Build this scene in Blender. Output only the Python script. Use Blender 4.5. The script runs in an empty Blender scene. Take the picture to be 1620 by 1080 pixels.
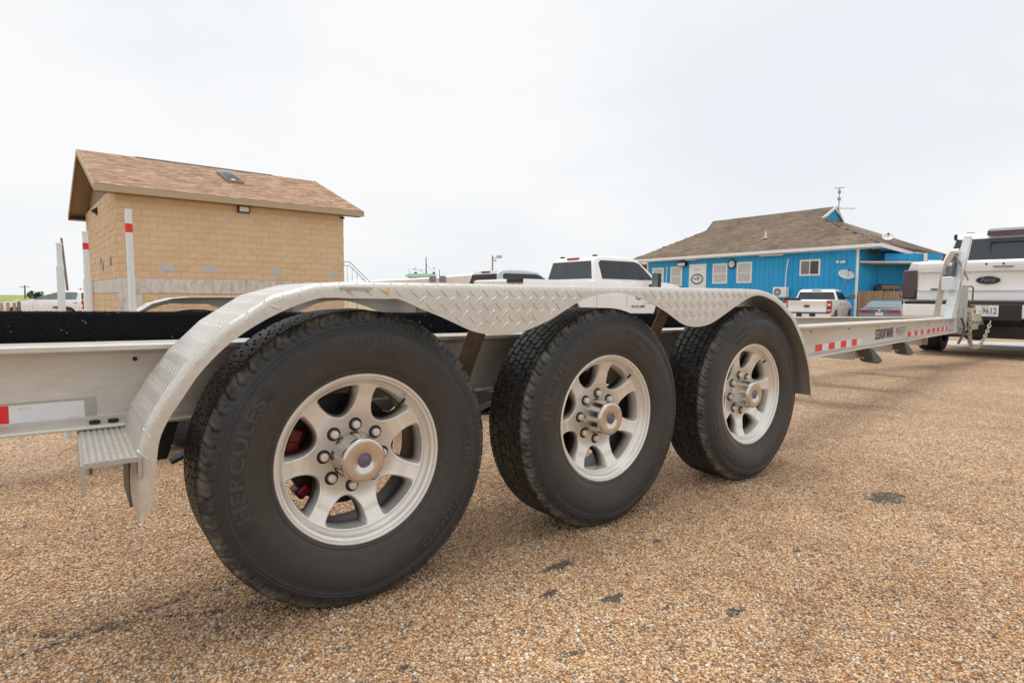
import bpy, bmesh, math, random
from mathutils import Vector, Matrix, noise
R = math.radians
random.seed(7)
scene = bpy.context.scene
col = scene.collection

# ------------------------------------------------------------------ camera
cam_d = bpy.data.cameras.new('camera'); cam = bpy.data.objects.new('camera', cam_d); col.objects.link(cam)
cam_d.sensor_width = 36; cam_d.sensor_fit = 'HORIZONTAL'; cam_d.lens = 36 * 940.48 / 1620
cam_d.clip_start = 0.02; cam_d.clip_end = 3000
CF = Vector((0.60052909, 0.79619316, -0.07376493)); CR = Vector((0.79862643, -0.60179577, 0.00613747)); CU = CR.cross(CF)
m = Matrix.Identity(4)
for i in range(3):
    m[i][0] = CR[i]; m[i][1] = CU[i]; m[i][2] = -CF[i]
m.translation = Vector((-0.61223, -1.55683, 0.81178))
cam.matrix_world = m
scene.camera = cam
cam_d.dof.use_dof = True; cam_d.dof.focus_distance = 2.1; cam_d.dof.aperture_fstop = 18.0

# ------------------------------------------------------------------ sky, sun, exposure
SUN_EL, SUN_AZ = R(82), R(80)          # soft sun behind the trailer, up and to the right; AZ measured from +X towards +Y
scene.view_settings.view_transform = 'Standard'; scene.view_settings.look = 'None'
scene.view_settings.exposure = 0.42; scene.view_settings.gamma = 1.0
world = bpy.data.worlds.new('World'); scene.world = world; world.use_nodes = True
nt = world.node_tree; N = nt.nodes; Lk = nt.links
for n in list(N): N.remove(n)
out = N.new('ShaderNodeOutputWorld'); bg = N.new('ShaderNodeBackground'); bg.inputs['Strength'].default_value = 0.1
sky = N.new('ShaderNodeTexSky'); sky.sky_type = 'NISHITA'; sky.sun_disc = False
sky.sun_elevation = SUN_EL; sky.sun_rotation = math.pi / 2 - SUN_AZ
sky.air_density = 1.0; sky.dust_density = 3.0
tc = N.new('ShaderNodeTexCoord')
mp = N.new('ShaderNodeMapping'); mp.inputs['Scale'].default_value = (1.0, 1.0, 2.4)
nz = N.new('ShaderNodeTexNoise'); nz.inputs['Scale'].default_value = 1.6; nz.inputs['Detail'].default_value = 5; nz.inputs['Roughness'].default_value = 0.5
cr = N.new('ShaderNodeValToRGB'); cr.color_ramp.elements[0].position = 0.36; cr.color_ramp.elements[0].color = (6.35, 6.62, 6.95, 1)
cr.color_ramp.elements[1].position = 0.62; cr.color_ramp.elements[1].color = (7.3, 7.36, 7.4, 1)
mx = N.new('ShaderNodeMix'); mx.data_type = 'RGBA'; mx.inputs['Factor'].default_value = 0.96
Lk.new(tc.outputs['Generated'], mp.inputs['Vector']); Lk.new(mp.outputs['Vector'], nz.inputs['Vector'])
Lk.new(nz.outputs['Fac'], cr.inputs['Fac']); Lk.new(sky.outputs['Color'], mx.inputs['A']); Lk.new(cr.outputs['Color'], mx.inputs['B'])
Lk.new(mx.outputs['Result'], bg.inputs['Color']); Lk.new(bg.outputs['Background'], out.inputs['Surface'])
sun_d = bpy.data.lights.new('sun', 'SUN'); sun_d.energy = 1.5; sun_d.angle = R(38); sun_d.color = (1.0, 0.96, 0.9)
sun = bpy.data.objects.new('sun', sun_d); col.objects.link(sun)
sd = Vector((math.cos(SUN_EL) * math.cos(SUN_AZ), math.cos(SUN_EL) * math.sin(SUN_AZ), math.sin(SUN_EL)))
sun.rotation_euler = (-sd).to_track_quat('-Z', 'Y').to_euler(); sun.location = sd * 30

# ------------------------------------------------------------------ material helpers
def nmat(name):
    m = bpy.data.materials.new(name); m.use_nodes = True
    t = m.node_tree; b = t.nodes['Principled BSDF']
    return m, t, b
def node(t, kind, ins=None, **props):
    n = t.nodes.new(kind)
    for k, v in props.items(): setattr(n, k, v)
    for k, v in (ins or {}).items():
        if hasattr(v, 'links') or isinstance(v, bpy.types.NodeSocket): t.links.new(v, n.inputs[k])
        else: n.inputs[k].default_value = v
    return n
def ramp(t, fac, stops):
    n = t.nodes.new('ShaderNodeValToRGB'); e = n.color_ramp.elements
    while len(e) < len(stops): e.new(0.5)
    for i, (p, c) in enumerate(stops):
        e[i].position = p; e[i].color = (*c, 1) if len(c) == 3 else c
    t.links.new(fac, n.inputs['Fac']); return n.outputs['Color']
def mixc(t, fac, a, b, mode='MIX'):
    n = t.nodes.new('ShaderNodeMix'); n.data_type = 'RGBA'; n.blend_type = mode
    for k, v in (('Factor', fac), ('A', a), ('B', b)):
        s = n.inputs[k] if k == 'Factor' else [x for x in n.inputs if x.name == k and x.type == 'RGBA'][0]
        if isinstance(v, bpy.types.NodeSocket): t.links.new(v, s)
        else: s.default_value = v if k == 'Factor' else ((*v, 1) if len(v) == 3 else v)
    return [x for x in n.outputs if x.type == 'RGBA'][0]
def coords(t, kind='Object', scale=(1, 1, 1)):
    c = t.nodes.new('ShaderNodeTexCoord'); mp = t.nodes.new('ShaderNodeMapping'); mp.inputs['Scale'].default_value = scale
    t.links.new(c.outputs[kind], mp.inputs['Vector']); return mp.outputs['Vector']
def noise_(t, vec, scale, detail=4, rough=0.55, dist=0.0):
    return node(t, 'ShaderNodeTexNoise', {'Vector': vec, 'Scale': scale, 'Detail': detail, 'Roughness': rough, 'Distortion': dist}).outputs['Fac']
def bump(t, b, h, strength=0.3, dist=0.01):
    n = node(t, 'ShaderNodeBump', {'Height': h, 'Strength': strength, 'Distance': dist}); t.links.new(n.outputs['Normal'], b.inputs['Normal']); return n
def simple(name, c, rough=0.5, metal=0.0, var=0.12, scale=8, bumpk=0.0, bscale=60, coat=0.0, stretch=(1, 1, 1), rvar=0.1, kind='Object', spec=None):
    m, t, b = nmat(name); v = coords(t, kind, stretch)
    f = noise_(t, v, scale, 6, 0.6)
    lo = tuple(x * (1 - var) for x in c); hi = tuple(min(1, x * (1 + var)) for x in c)
    t.links.new(ramp(t, f, [(0.3, lo), (0.7, hi)]), b.inputs['Base Color'])
    mr = node(t, 'ShaderNodeMapRange', {'Value': f, 'From Min': 0.3, 'From Max': 0.7, 'To Min': max(0.02, rough - rvar), 'To Max': min(1, rough + rvar)})
    t.links.new(mr.outputs['Result'], b.inputs['Roughness']); b.inputs['Metallic'].default_value = metal
    b.inputs['Coat Weight'].default_value = coat
    if spec is not None: b.inputs['Specular IOR Level'].default_value = spec
    if bumpk: bump(t, b, noise_(t, v, bscale, 4, 0.6), bumpk, 0.004)
    return m
M = {}
M['white_paint'] = simple('white_paint', (0.88, 0.88, 0.88), 0.25, var=0.03, scale=2, coat=0.6)
M['silver_paint'] = simple('silver_paint', (0.5, 0.53, 0.56), 0.28, 0.4, var=0.04, scale=2, coat=0.6)
M['grey_paint'] = simple('grey_paint', (0.16, 0.2, 0.24), 0.28, 0.3, var=0.05, scale=2, coat=0.6)
M['black_plastic'] = simple('black_plastic', (0.022, 0.022, 0.024), 0.5, var=0.2, scale=20)
M['grey_plastic'] = simple('grey_plastic', (0.07, 0.075, 0.08), 0.5, var=0.2, scale=20)
M['black_steel'] = simple('black_steel', (0.02, 0.019, 0.018), 0.55, 0.2, var=0.5, scale=12, bumpk=0.2)
M['chrome'] = simple('chrome', (0.7, 0.69, 0.67), 0.12, 1.0, var=0.05)
M['white_trim'] = simple('white_trim', (0.85, 0.85, 0.84), 0.5, var=0.06)
M['pvc'] = simple('pvc', (0.78, 0.79, 0.78), 0.4, var=0.05, scale=3, stretch=(4, 4, 1))
M['red_glass'] = simple('red_glass', (0.42, 0.015, 0.02), 0.12, var=0.15, scale=14, coat=0.7)
M['dark_red_glass'] = simple('dark_red_glass', (0.05, 0.012, 0.012), 0.12, var=0.5, scale=4, coat=0.7)
M['clear_lens'] = simple('clear_lens', (0.7, 0.68, 0.66), 0.15, var=0.1, coat=0.7)
M['red_tape'] = simple('red_tape', (0.80, 0.02, 0.015), 0.5, var=0.06)
M['white_tape'] = simple('white_tape', (0.78, 0.8, 0.82), 0.35, var=0.03, coat=0.4)
M['red_print'] = simple('red_print', (0.8, 0.45, 0.42), 0.5)
M['black_print'] = simple('black_print', (0.03, 0.03, 0.035), 0.5)
M['grey_print'] = simple('grey_print', (0.2, 0.23, 0.26), 0.5)
M['yellow'] = simple('yellow', (0.75, 0.5, 0.03), 0.5)
M['orange'] = simple('orange', (0.62, 0.12, 0.04), 0.6)
M['rope'] = simple('rope', (0.5, 0.47, 0.4), 0.85, bumpk=0.4, bscale=90)
M['rust'] = simple('rust', (0.22, 0.11, 0.06), 0.8, 0.2, var=0.4, scale=25, bumpk=0.4)
M['caliper_red'] = simple('caliper_red', (0.2, 0.01, 0.012), 0.4, var=0.3, scale=30)
M['zinc'] = simple('zinc', (0.42, 0.39, 0.34), 0.5, 0.5, var=0.2, scale=40)
M['wood'] = simple('wood', (0.2, 0.17, 0.14), 0.8, var=0.3, scale=10, stretch=(6, 6, 0.5))
M['green_paint'] = simple('green_paint', (0.22, 0.42, 0.3), 0.6, var=0.2)
M['grey_cushion'] = simple('grey_cushion', (0.24, 0.25, 0.28), 0.7)
M['vent_metal'] = simple('vent_metal', (0.72, 0.74, 0.75), 0.5, 0.2, var=0.08)
M['rail_metal'] = simple('rail_metal', (0.35, 0.36, 0.37), 0.45, 0.6)
M['tan_trim'] = simple('tan_trim', (0.46, 0.355, 0.22), 0.65, var=0.07, scale=3)
M['soffit'] = simple('soffit', (0.26, 0.185, 0.125), 0.75, var=0.08, scale=3)
M['blue_trim'] = simple('blue_trim', (0.02, 0.33, 0.72), 0.6, var=0.1, scale=3)
M['mortar'] = simple('mortar', (0.74, 0.56, 0.39), 0.95, var=0.12, scale=30, bumpk=0.3)
M['foliage'] = simple('foliage', (0.05, 0.09, 0.03), 0.8, var=0.4, scale=2)
M['brown_strut'] = simple('brown_strut', (0.2, 0.155, 0.11), 0.5, 0.5, var=0.25, scale=20)
M['emblem'] = simple('emblem', (0.16, 0.13, 0.19), 0.3, 0.3, var=0.35, scale=180)
M['lug_recess_shade'] = simple('lug_recess_shade', (0.03, 0.022, 0.016), 0.5, 0.5, var=0.3, scale=60)

def glass_mat(name, c, rough=0.06):
    m, t, b = nmat(name); v = coords(t, 'Object')
    t.links.new(ramp(t, noise_(t, v, 3, 2), [(0.3, c), (0.8, tuple(x * 1.5 for x in c))]), b.inputs['Base Color'])
    b.inputs['Roughness'].default_value = rough; b.inputs['Specular IOR Level'].default_value = 0.6
    return m
M['dark_glass'] = glass_mat('dark_glass', (0.03, 0.034, 0.038))
M['tint_glass'] = glass_mat('tint_glass', (0.012, 0.014, 0.018))
M['window_glass'] = glass_mat('window_glass', (0.16, 0.15, 0.13), 0.12)
M['blind_glass'] = simple('blind_glass', (0.52, 0.54, 0.52), 0.25, var=0.05, scale=3, coat=0.4)
M['windscreen_glass'] = glass_mat('windscreen_glass', (0.13, 0.17, 0.18), 0.08)

def aluminium(name, c, rough, metal=0.75, stain=(0.42, 0.33, 0.24), amt=0.5, stretch=(1, 1, 1)):
    m, t, b = nmat(name); v = coords(t, 'Object', stretch)
    big = noise_(t, v, 2.3, 8, 0.65, 0.6); fine = noise_(t, v, 55, 6, 0.7)
    base = ramp(t, fine, [(0.25, tuple(x * 0.86 for x in c)), (0.75, tuple(min(1, x * 1.08) for x in c))])
    sf = node(t, 'ShaderNodeMapRange', {'Value': big, 'From Min': 0.48, 'From Max': 0.75, 'To Min': 0.0, 'To Max': amt}).outputs['Result']
    t.links.new(mixc(t, sf, base, stain), b.inputs['Base Color'])
    t.links.new(node(t, 'ShaderNodeMapRange', {'Value': fine, 'From Min': 0.2, 'From Max': 0.8, 'To Min': rough - 0.1, 'To Max': rough + 0.12}).outputs['Result'], b.inputs['Roughness'])
    b.inputs['Metallic'].default_value = metal
    bump(t, b, fine, 0.06, 0.002)
    return m
M['beam_alu'] = aluminium('beam_alu', (0.66, 0.625, 0.57), 0.5, 0.3, stretch=(0.5, 1, 2.2))
M['plate_alu'] = aluminium('plate_alu', (0.67, 0.645, 0.60), 0.42, 0.72, stain=(0.5, 0.45, 0.38), amt=0.4, stretch=(1.6, 1.6, 1.6))
M['channel_alu'] = aluminium('channel_alu', (0.47, 0.455, 0.42), 0.5, 0.55)
M['galvanised'] = aluminium('galvanised', (0.76, 0.80, 0.82), 0.45, 0.6, stain=(0.4, 0.43, 0.45), amt=0.7, stretch=(3, 3, 3))
M['jack_metal'] = aluminium('jack_metal', (0.5, 0.51, 0.49), 0.5, 0.4, stain=(0.3, 0.28, 0.24), amt=0.5)
M['coupler_paint'] = aluminium('coupler_paint', (0.66, 0.63, 0.52), 0.6, 0.1, stain=(0.16, 0.08, 0.04), amt=0.95, stretch=(6, 6, 6))
M['cap_steel'] = aluminium('cap_steel', (0.68, 0.64, 0.60), 0.2, 1.0, stain=(0.45, 0.4, 0.35), amt=0.3, stretch=(1, 1, 1))
M['lug_steel'] = aluminium('lug_steel', (0.72, 0.68, 0.63), 0.4, 0.5)

def wheel_alloy():
    m, t, b = nmat('wheel_alloy'); v = coords(t, 'Object')
    fine = noise_(t, v, 90, 5, 0.7); big = noise_(t, v, 14, 4, 0.6)
    base = ramp(t, fine, [(0.2, (0.78, 0.75, 0.70)), (0.8, (0.88, 0.855, 0.805))])
    # brown brake dust gathered round the hub
    sep = node(t, 'ShaderNodeSeparateXYZ', {'Vector': v})
    xx = node(t, 'ShaderNodeMath', {0: sep.outputs['X'], 1: sep.outputs['X']}, operation='MULTIPLY').outputs[0]
    zz = node(t, 'ShaderNodeMath', {0: sep.outputs['Z'], 1: sep.outputs['Z']}, operation='MULTIPLY').outputs[0]
    r = node(t, 'ShaderNodeMath', {0: node(t, 'ShaderNodeMath', {0: xx, 1: zz}).outputs[0]}, operation='SQRT').outputs[0]
    near = node(t, 'ShaderNodeMapRange', {'Value': r, 'From Min': 0.06, 'From Max': 0.125, 'To Min': 0.75, 'To Max': 0.0}).outputs['Result']
    k = node(t, 'ShaderNodeMapRange', {'Value': big, 'From Min': 0.35, 'From Max': 0.7, 'To Min': 0.15, 'To Max': 1.0}).outputs['Result']
    f = node(t, 'ShaderNodeMath', {0: near, 1: k}, operation='MULTIPLY').outputs[0]
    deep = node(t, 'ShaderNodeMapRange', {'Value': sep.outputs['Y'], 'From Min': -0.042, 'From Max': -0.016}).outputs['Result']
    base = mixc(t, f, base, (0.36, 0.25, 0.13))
    t.links.new(mixc(t, deep, base, (0.05, 0.038, 0.03)), b.inputs['Base Color'])      # dark brown deep in the barrel
    b.inputs['Metallic'].default_value = 0.62; b.inputs['Roughness'].default_value = 0.40
    bump(t, b, fine, 0.04, 0.001)
    return m
M['wheel_alloy'] = wheel_alloy()

def rubber():
    m, t, b = nmat('tyre_rubber'); v = coords(t, 'Object')
    sep = node(t, 'ShaderNodeSeparateXYZ', {'Vector': v})
    xx = node(t, 'ShaderNodeMath', {0: sep.outputs['X'], 1: sep.outputs['X']}, operation='MULTIPLY').outputs[0]
    zz = node(t, 'ShaderNodeMath', {0: sep.outputs['Z'], 1: sep.outputs['Z']}, operation='MULTIPLY').outputs[0]
    r = node(t, 'ShaderNodeMath', {0: node(t, 'ShaderNodeMath', {0: xx, 1: zz}).outputs[0]}, operation='SQRT').outputs[0]
    n1 = noise_(t, v, 9, 6, 0.65, 0.5); n2 = noise_(t, v, 70, 5, 0.7)
    rr = node(t, 'ShaderNodeMath', {0: r, 1: node(t, 'ShaderNodeMath', {0: n1, 1: 0.05}, operation='MULTIPLY').outputs[0]}).outputs[0]
    band = ramp(t, node(t, 'ShaderNodeMapRange', {'Value': rr, 'From Min': 0.22, 'From Max': 0.42}).outputs['Result'],
                [(0.0, (0.040, 0.036, 0.032)), (0.42, (0.041, 0.0365, 0.0325)), (0.60, (0.027, 0.028, 0.030)), (0.80, (0.025, 0.027, 0.030)), (0.93, (0.028, 0.028, 0.027)), (1.0, (0.008, 0.008, 0.008))])
    base = mixc(t, node(t, 'ShaderNodeMapRange', {'Value': n2, 'From Min': 0.55, 'From Max': 0.8, 'To Min': 0, 'To Max': 0.45}).outputs['Result'], band, (0.085, 0.076, 0.065))
    # pale scuffs on the outer rib
    e = node(t, 'ShaderNodeMapRange', {'Value': r, 'From Min': 0.362, 'From Max': 0.380, 'To Min': 0, 'To Max': 1}).outputs['Result']
    e2 = node(t, 'ShaderNodeMapRange', {'Value': r, 'From Min': 0.386, 'From Max': 0.391, 'To Min': 1, 'To Max': 0.0}).outputs['Result']
    s = node(t, 'ShaderNodeMapRange', {'Value': noise_(t, v, 26, 6, 0.7), 'From Min': 0.42, 'From Max': 0.62, 'To Min': 0, 'To Max': 0.9}).outputs['Result']
    f = node(t, 'ShaderNodeMath', {0: node(t, 'ShaderNodeMath', {0: e, 1: e2}, operation='MULTIPLY').outputs[0], 1: s}, operation='MULTIPLY').outputs[0]
    base = mixc(t, f, base, (0.17, 0.15, 0.12))
    # dried dust streaks and short scratches
    ds_ = node(t, 'ShaderNodeMapRange', {'Value': noise_(t, v, 15, 8, 0.75, 1.5), 'From Min': 0.56, 'From Max': 0.72, 'To Min': 0, 'To Max': 0.42}).outputs['Result']
    base = mixc(t, ds_, base, (0.115, 0.10, 0.085))
    sc_ = node(t, 'ShaderNodeMapRange', {'Value': noise_(t, v, 60, 3, 0.6, 3.0), 'From Min': 0.70, 'From Max': 0.74, 'To Min': 0, 'To Max': 0.45}).outputs['Result']
    t.links.new(mixc(t, sc_, base, (0.16, 0.15, 0.135)), b.inputs['Base Color'])
    t.links.new(node(t, 'ShaderNodeMapRange', {'Value': n1, 'From Min': 0.3, 'From Max': 0.7, 'To Min': 0.36, 'To Max': 0.6}).outputs['Result'], b.inputs['Roughness'])
    rib = node(t, 'ShaderNodeMath', {0: node(t, 'ShaderNodeMath', {0: r, 1: 1700.0}, operation='MULTIPLY').outputs[0]}, operation='SINE').outputs[0]
    inb = node(t, 'ShaderNodeMath', {0: node(t, 'ShaderNodeMath', {0: r, 1: 0.29}, operation='LESS_THAN').outputs[0], 1: 0.16}, operation='MULTIPLY').outputs[0]
    hh = node(t, 'ShaderNodeMath', {0: rib, 1: inb, 2: n2}, operation='MULTIPLY_ADD').outputs[0]
    bump(t, b, hh, 0.25, 0.002)
    return m
M['tyre_rubber'] = rubber()
M['tyre_letter'] = simple('tyre_letter', (0.052, 0.046, 0.041), 0.5, var=0.3, scale=30)
M['tyre_pad'] = simple('tyre_pad', (0.026, 0.027, 0.030), 0.42, var=0.3, scale=14, rvar=0.08)
M['plain_rubber'] = simple('plain_rubber', (0.022, 0.021, 0.02), 0.65, var=0.25, scale=14, bumpk=0.2)

def carpet():
    m, t, b = nmat('bunk_carpet'); v = coords(t, 'Object')
    n = noise_(t, v, 420, 3, 0.8); w = noise_(t, v, 120, 2, 0.5); lint = noise_(t, v, 95, 1, 0.5)
    base = ramp(t, n, [(0.35, (0.002, 0.002, 0.003)), (0.7, (0.03, 0.03, 0.035))])
    l = node(t, 'ShaderNodeMapRange', {'Value': lint, 'From Min': 0.74, 'From Max': 0.77}).outputs['Result']
    t.links.new(mixc(t, l, base, (0.2, 0.2, 0.2)), b.inputs['Base Color']); b.inputs['Roughness'].default_value = 1.0
    b.inputs['Specular IOR Level'].default_value = 0.05
    bump(t, b, n, 0.8, 0.004); return m
M['bunk_carpet'] = carpet()

STONE = [(0.0, (0.66, 0.43, 0.235)), (0.15, (0.78, 0.56, 0.335)), (0.28, (0.61, 0.32, 0.13)), (0.40, (0.83, 0.64, 0.43)), (0.51, (0.55, 0.28, 0.11)),
         (0.60, (0.74, 0.51, 0.30)), (0.72, (0.60, 0.445, 0.31)), (0.82, (0.87, 0.79, 0.67)), (0.87, (0.32, 0.19, 0.115)), (0.965, (0.15, 0.14, 0.145))]
TAR_SPOTS = [(2.05, -0.575, 0.11, 0.06), (0.75, -0.72, 0.035, 0.02), (0.545, -0.486, 0.035, 0.02), (0.56, -0.25, 0.06, 0.018), (0.29, -0.60, 0.03, 0.014), (0.42, -.36, .03, .012), (0.95, -.30, .03, .012), (1.25, -.62, .018, .010), (-.05, -.42, .02, .012), (.62, -.60, .02, .010)]
def tar_mask(t, P):
    """worn tar lines and spills on the lot"""
    ln = node(t, 'ShaderNodeTexNoise', {'Vector': P, 'Scale': 3.0, 'Detail': 5.0, 'Roughness': 0.7})
    sp = node(t, 'ShaderNodeSeparateXYZ', {'Vector': P})
    def line(y0, slope, x0, x1, w):
        yy = node(t, 'ShaderNodeMath', {0: sp.outputs['X'], 1: slope, 2: y0}, operation='MULTIPLY_ADD').outputs[0]
        d = node(t, 'ShaderNodeMath', {0: sp.outputs['Y'], 1: yy}, operation='SUBTRACT').outputs[0]
        d = node(t, 'ShaderNodeMath', {0: d, 1: node(t, 'ShaderNodeMapRange', {'Value': ln.outputs['Fac'], 'To Min': -0.06, 'To Max': 0.06}).outputs['Result']}, operation='ADD').outputs[0]
        a = node(t, 'ShaderNodeMath', {0: d}, operation='ABSOLUTE').outputs[0]
        f = node(t, 'ShaderNodeMapRange', {'Value': a, 'From Min': 0.0, 'From Max': w, 'To Min': 1, 'To Max': 0}).outputs['Result']
        g1 = node(t, 'ShaderNodeMath', {0: sp.outputs['X'], 1: x0}, operation='GREATER_THAN').outputs[0]; g2 = node(t, 'ShaderNodeMath', {0: sp.outputs['X'], 1: x1}, operation='LESS_THAN').outputs[0]
        f = node(t, 'ShaderNodeMath', {0: f, 1: g1}, operation='MULTIPLY').outputs[0]; f = node(t, 'ShaderNodeMath', {0: f, 1: g2}, operation='MULTIPLY').outputs[0]
        return node(t, 'ShaderNodeMath', {0: f, 1: node(t, 'ShaderNodeMapRange', {'Value': noise_(t, P, 38, 4, 0.7), 'From Min': .38, 'From Max': .6}).outputs['Result']}, operation='MULTIPLY').outputs[0]
    spots = node(t, 'ShaderNodeMath', {0: line(0.27, 0.18, -1.6, 0.05, 0.022), 1: line(-.02, -.33, -.7, -.2, 0.02)}, operation='MAXIMUM').outputs[0]
    spots = node(t, 'ShaderNodeMath', {0: spots, 1: line(-.66, .42, .9, 2.3, 0.03)}, operation='MAXIMUM').outputs[0] if False else spots
    for (x, y, rx, ry) in TAR_SPOTS:
        dx = node(t, 'ShaderNodeMath', {0: node(t, 'ShaderNodeMath', {0: sp.outputs['X'], 1: x}, operation='SUBTRACT').outputs[0], 1: rx}, operation='DIVIDE').outputs[0]
        dy = node(t, 'ShaderNodeMath', {0: node(t, 'ShaderNodeMath', {0: sp.outputs['Y'], 1: y}, operation='SUBTRACT').outputs[0], 1: ry}, operation='DIVIDE').outputs[0]
        q = node(t, 'ShaderNodeMath', {0: node(t, 'ShaderNodeMath', {0: dx, 1: 2.0}, operation='POWER').outputs[0], 1: node(t, 'ShaderNodeMath', {0: dy, 1: 2.0}, operation='POWER').outputs[0]}).outputs[0]
        q = node(t, 'ShaderNodeMath', {0: q, 1: node(t, 'ShaderNodeMapRange', {'Value': noise_(t, P, 26, 5, 0.75), 'From Min': 0.3, 'From Max': 0.7, 'To Min': -1.3, 'To Max': 1.6}).outputs['Result']}).outputs[0]
        f = node(t, 'ShaderNodeMapRange', {'Value': q, 'From Min': 0.5, 'From Max': 1.4, 'To Min': 0.85, 'To Max': 0}).outputs['Result']
        spots = node(t, 'ShaderNodeMath', {0: spots, 1: f}, operation='MAXIMUM').outputs[0]
    spots = node(t, 'ShaderNodeMath', {0: spots, 1: 0.9}, operation='MINIMUM').outputs[0]
    return spots
def wear(t, P, c):
    big = noise_(t, P, 0.9, 6, 0.62, 0.5); mid = noise_(t, P, 5, 5, 0.65)
    c = mixc(t, 1.0, c, ramp(t, big, [(0.36, (0.80, 0.765, 0.735)), (0.62, (1.0, 1.0, 1.0))]), 'MULTIPLY')
    return mixc(t, 1.0, c, ramp(t, mid, [(0.34, (0.84, 0.81, 0.79)), (0.52, (1.0, 1.0, 1.0))]), 'MULTIPLY')
def gravel():
    m, t, b = nmat('exposed_gravel')
    g = t.nodes.new('ShaderNodeNewGeometry'); P = g.outputs['Position']
    wob = node(t, 'ShaderNodeVectorMath', {0: P, 1: node(t, 'ShaderNodeVectorMath', {0: node(t, 'ShaderNodeTexNoise', {'Vector': P, 'Scale': 160.0, 'Detail': 1.0}).outputs['Color'], 'Scale': 0.004}, operation='SCALE').outputs[0]}, operation='ADD').outputs[0]
    v1 = node(t, 'ShaderNodeTexVoronoi', {'Vector': wob, 'Scale': 105.0, 'Randomness': 1.0}); v2 = node(t, 'ShaderNodeTexVoronoi', {'Vector': wob, 'Scale': 105.0}, feature='DISTANCE_TO_EDGE')
    sx = node(t, 'ShaderNodeSeparateXYZ', {'Vector': v1.outputs['Color']})
    stone = ramp(t, sx.outputs['X'], STONE)
    for e in t.nodes:
        if e.type == 'VALTORGB': e.color_ramp.interpolation = 'CONSTANT'
    edge = node(t, 'ShaderNodeMapRange', {'Value': v2.outputs['Distance'], 'From Min': 0.02, 'From Max': 0.16}).outputs['Result']
    c = mixc(t, edge, (0.15, 0.10, 0.065), stone)
    v3 = node(t, 'ShaderNodeTexVoronoi', {'Vector': P, 'Scale': 26.0}); s3 = node(t, 'ShaderNodeSeparateXYZ', {'Vector': v3.outputs['Color']})
    big = noise_(t, P, 1.1, 6, 0.62, 0.4); mid = noise_(t, P, 9, 5, 0.6)
    c = wear(t, P, c)
    c = mixc(t, node(t, 'ShaderNodeMapRange', {'Value': mid, 'From Min': 0.60, 'From Max': 0.78, 'To Min': 0, 'To Max': 0.5}).outputs['Result'], c, (0.20, 0.155, 0.12))
    spots = tar_mask(t, P)
    c = mixc(t, spots, c, (0.05, 0.047, 0.047))
    t.links.new(c, b.inputs['Base Color']); b.inputs['Roughness'].default_value = 0.8
    h = node(t, 'ShaderNodeMath', {0: v2.outputs['Distance'], 1: node(t, 'ShaderNodeMath', {0: sx.outputs['Y'], 1: 0.35}, operation='MULTIPLY').outputs[0]}).outputs[0]
    bump(t, b, h, 0.7, 0.006)
    return m
M['exposed_gravel'] = gravel()
def pebble():
    m, t, b = nmat('pebble'); oi = t.nodes.new('ShaderNodeObjectInfo')
    c = ramp(t, oi.outputs['Random'], STONE)
    for e in t.nodes:
        if e.type == 'VALTORGB': e.color_ramp.interpolation = 'CONSTANT'
    g = t.nodes.new('ShaderNodeNewGeometry'); v = coords(t, 'Object'); c = mixc(t, 0.35, c, ramp(t, noise_(t, v, 1.5, 3), [(0.3, (0.6, 0.6, 0.6)), (0.7, (1, 1, 1))]), 'MULTIPLY')
    c = wear(t, g.outputs['Position'], c)
    q = node(t, 'ShaderNodeMath', {0: oi.outputs['Random'], 1: 7.31}, operation='MULTIPLY').outputs[0]; q = node(t, 'ShaderNodeMath', {0: q}, operation='FRACT').outputs[0]
    q = node(t, 'ShaderNodeMath', {0: tar_mask(t, g.outputs['Position']), 1: node(t, 'ShaderNodeMath', {0: q, 1: 0.75}, operation='MULTIPLY').outputs[0]}, operation='SUBTRACT').outputs[0]
    q = node(t, 'ShaderNodeMapRange', {'Value': q, 'From Min': 0.0, 'From Max': 0.3, 'To Min': 0.0, 'To Max': 0.9}).outputs['Result']
    c = mixc(t, q, c, (0.07, 0.064, 0.06))
    t.links.new(c, b.inputs['Base Color']); b.inputs['Roughness'].default_value = 0.6; return m
M['pebble'] = pebble()

def island_mat(name, stops, rough=0.9, nscale=40, nmul=0.25, bumpk=0.3, streak=None, big=None):
    m, t, b = nmat(name); g = t.nodes.new('ShaderNodeNewGeometry'); P = g.outputs['Position']
    c = ramp(t, g.outputs['Random Per Island'], stops)
    n = noise_(t, P, nscale, 5, 0.7)
    c = mixc(t, 1.0, c, ramp(t, n, [(0.25, (1 - nmul,) * 3), (0.75, (1, 1, 1))]), 'MULTIPLY')
    if big:
        c = mixc(t, 1.0, c, ramp(t, noise_(t, P, big[0], 6, 0.65, 0.4), [(0.35, (big[1],) * 3), (0.65, (1, 1, 1))]), 'MULTIPLY')
    t.links.new(c, b.inputs['Base Color']); b.inputs['Roughness'].default_value = rough; bump(t, b, n, bumpk, 0.01); return m
M['tan_shingle'] = island_mat('tan_shingle', [(0, (0.34, 0.195, 0.12)), (0.3, (0.54, 0.35, 0.23)), (0.6, (0.38, 0.225, 0.145)), (0.8, (0.66, 0.46, 0.31)), (1, (0.46, 0.285, 0.185))])
M['brown_shingle'] = island_mat('brown_shingle', [(0, (0.215, 0.155, 0.11)), (0.5, (0.27, 0.20, 0.145)), (1, (0.32, 0.24, 0.175))], big=(0.55, 0.62))
M['block_infill'] = island_mat('block_infill', [(0, (0.74, 0.54, 0.335)), (0.5, (0.80, 0.595, 0.38)), (1, (0.77, 0.565, 0.355))], nscale=18, nmul=0.18, bumpk=0.8)
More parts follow.
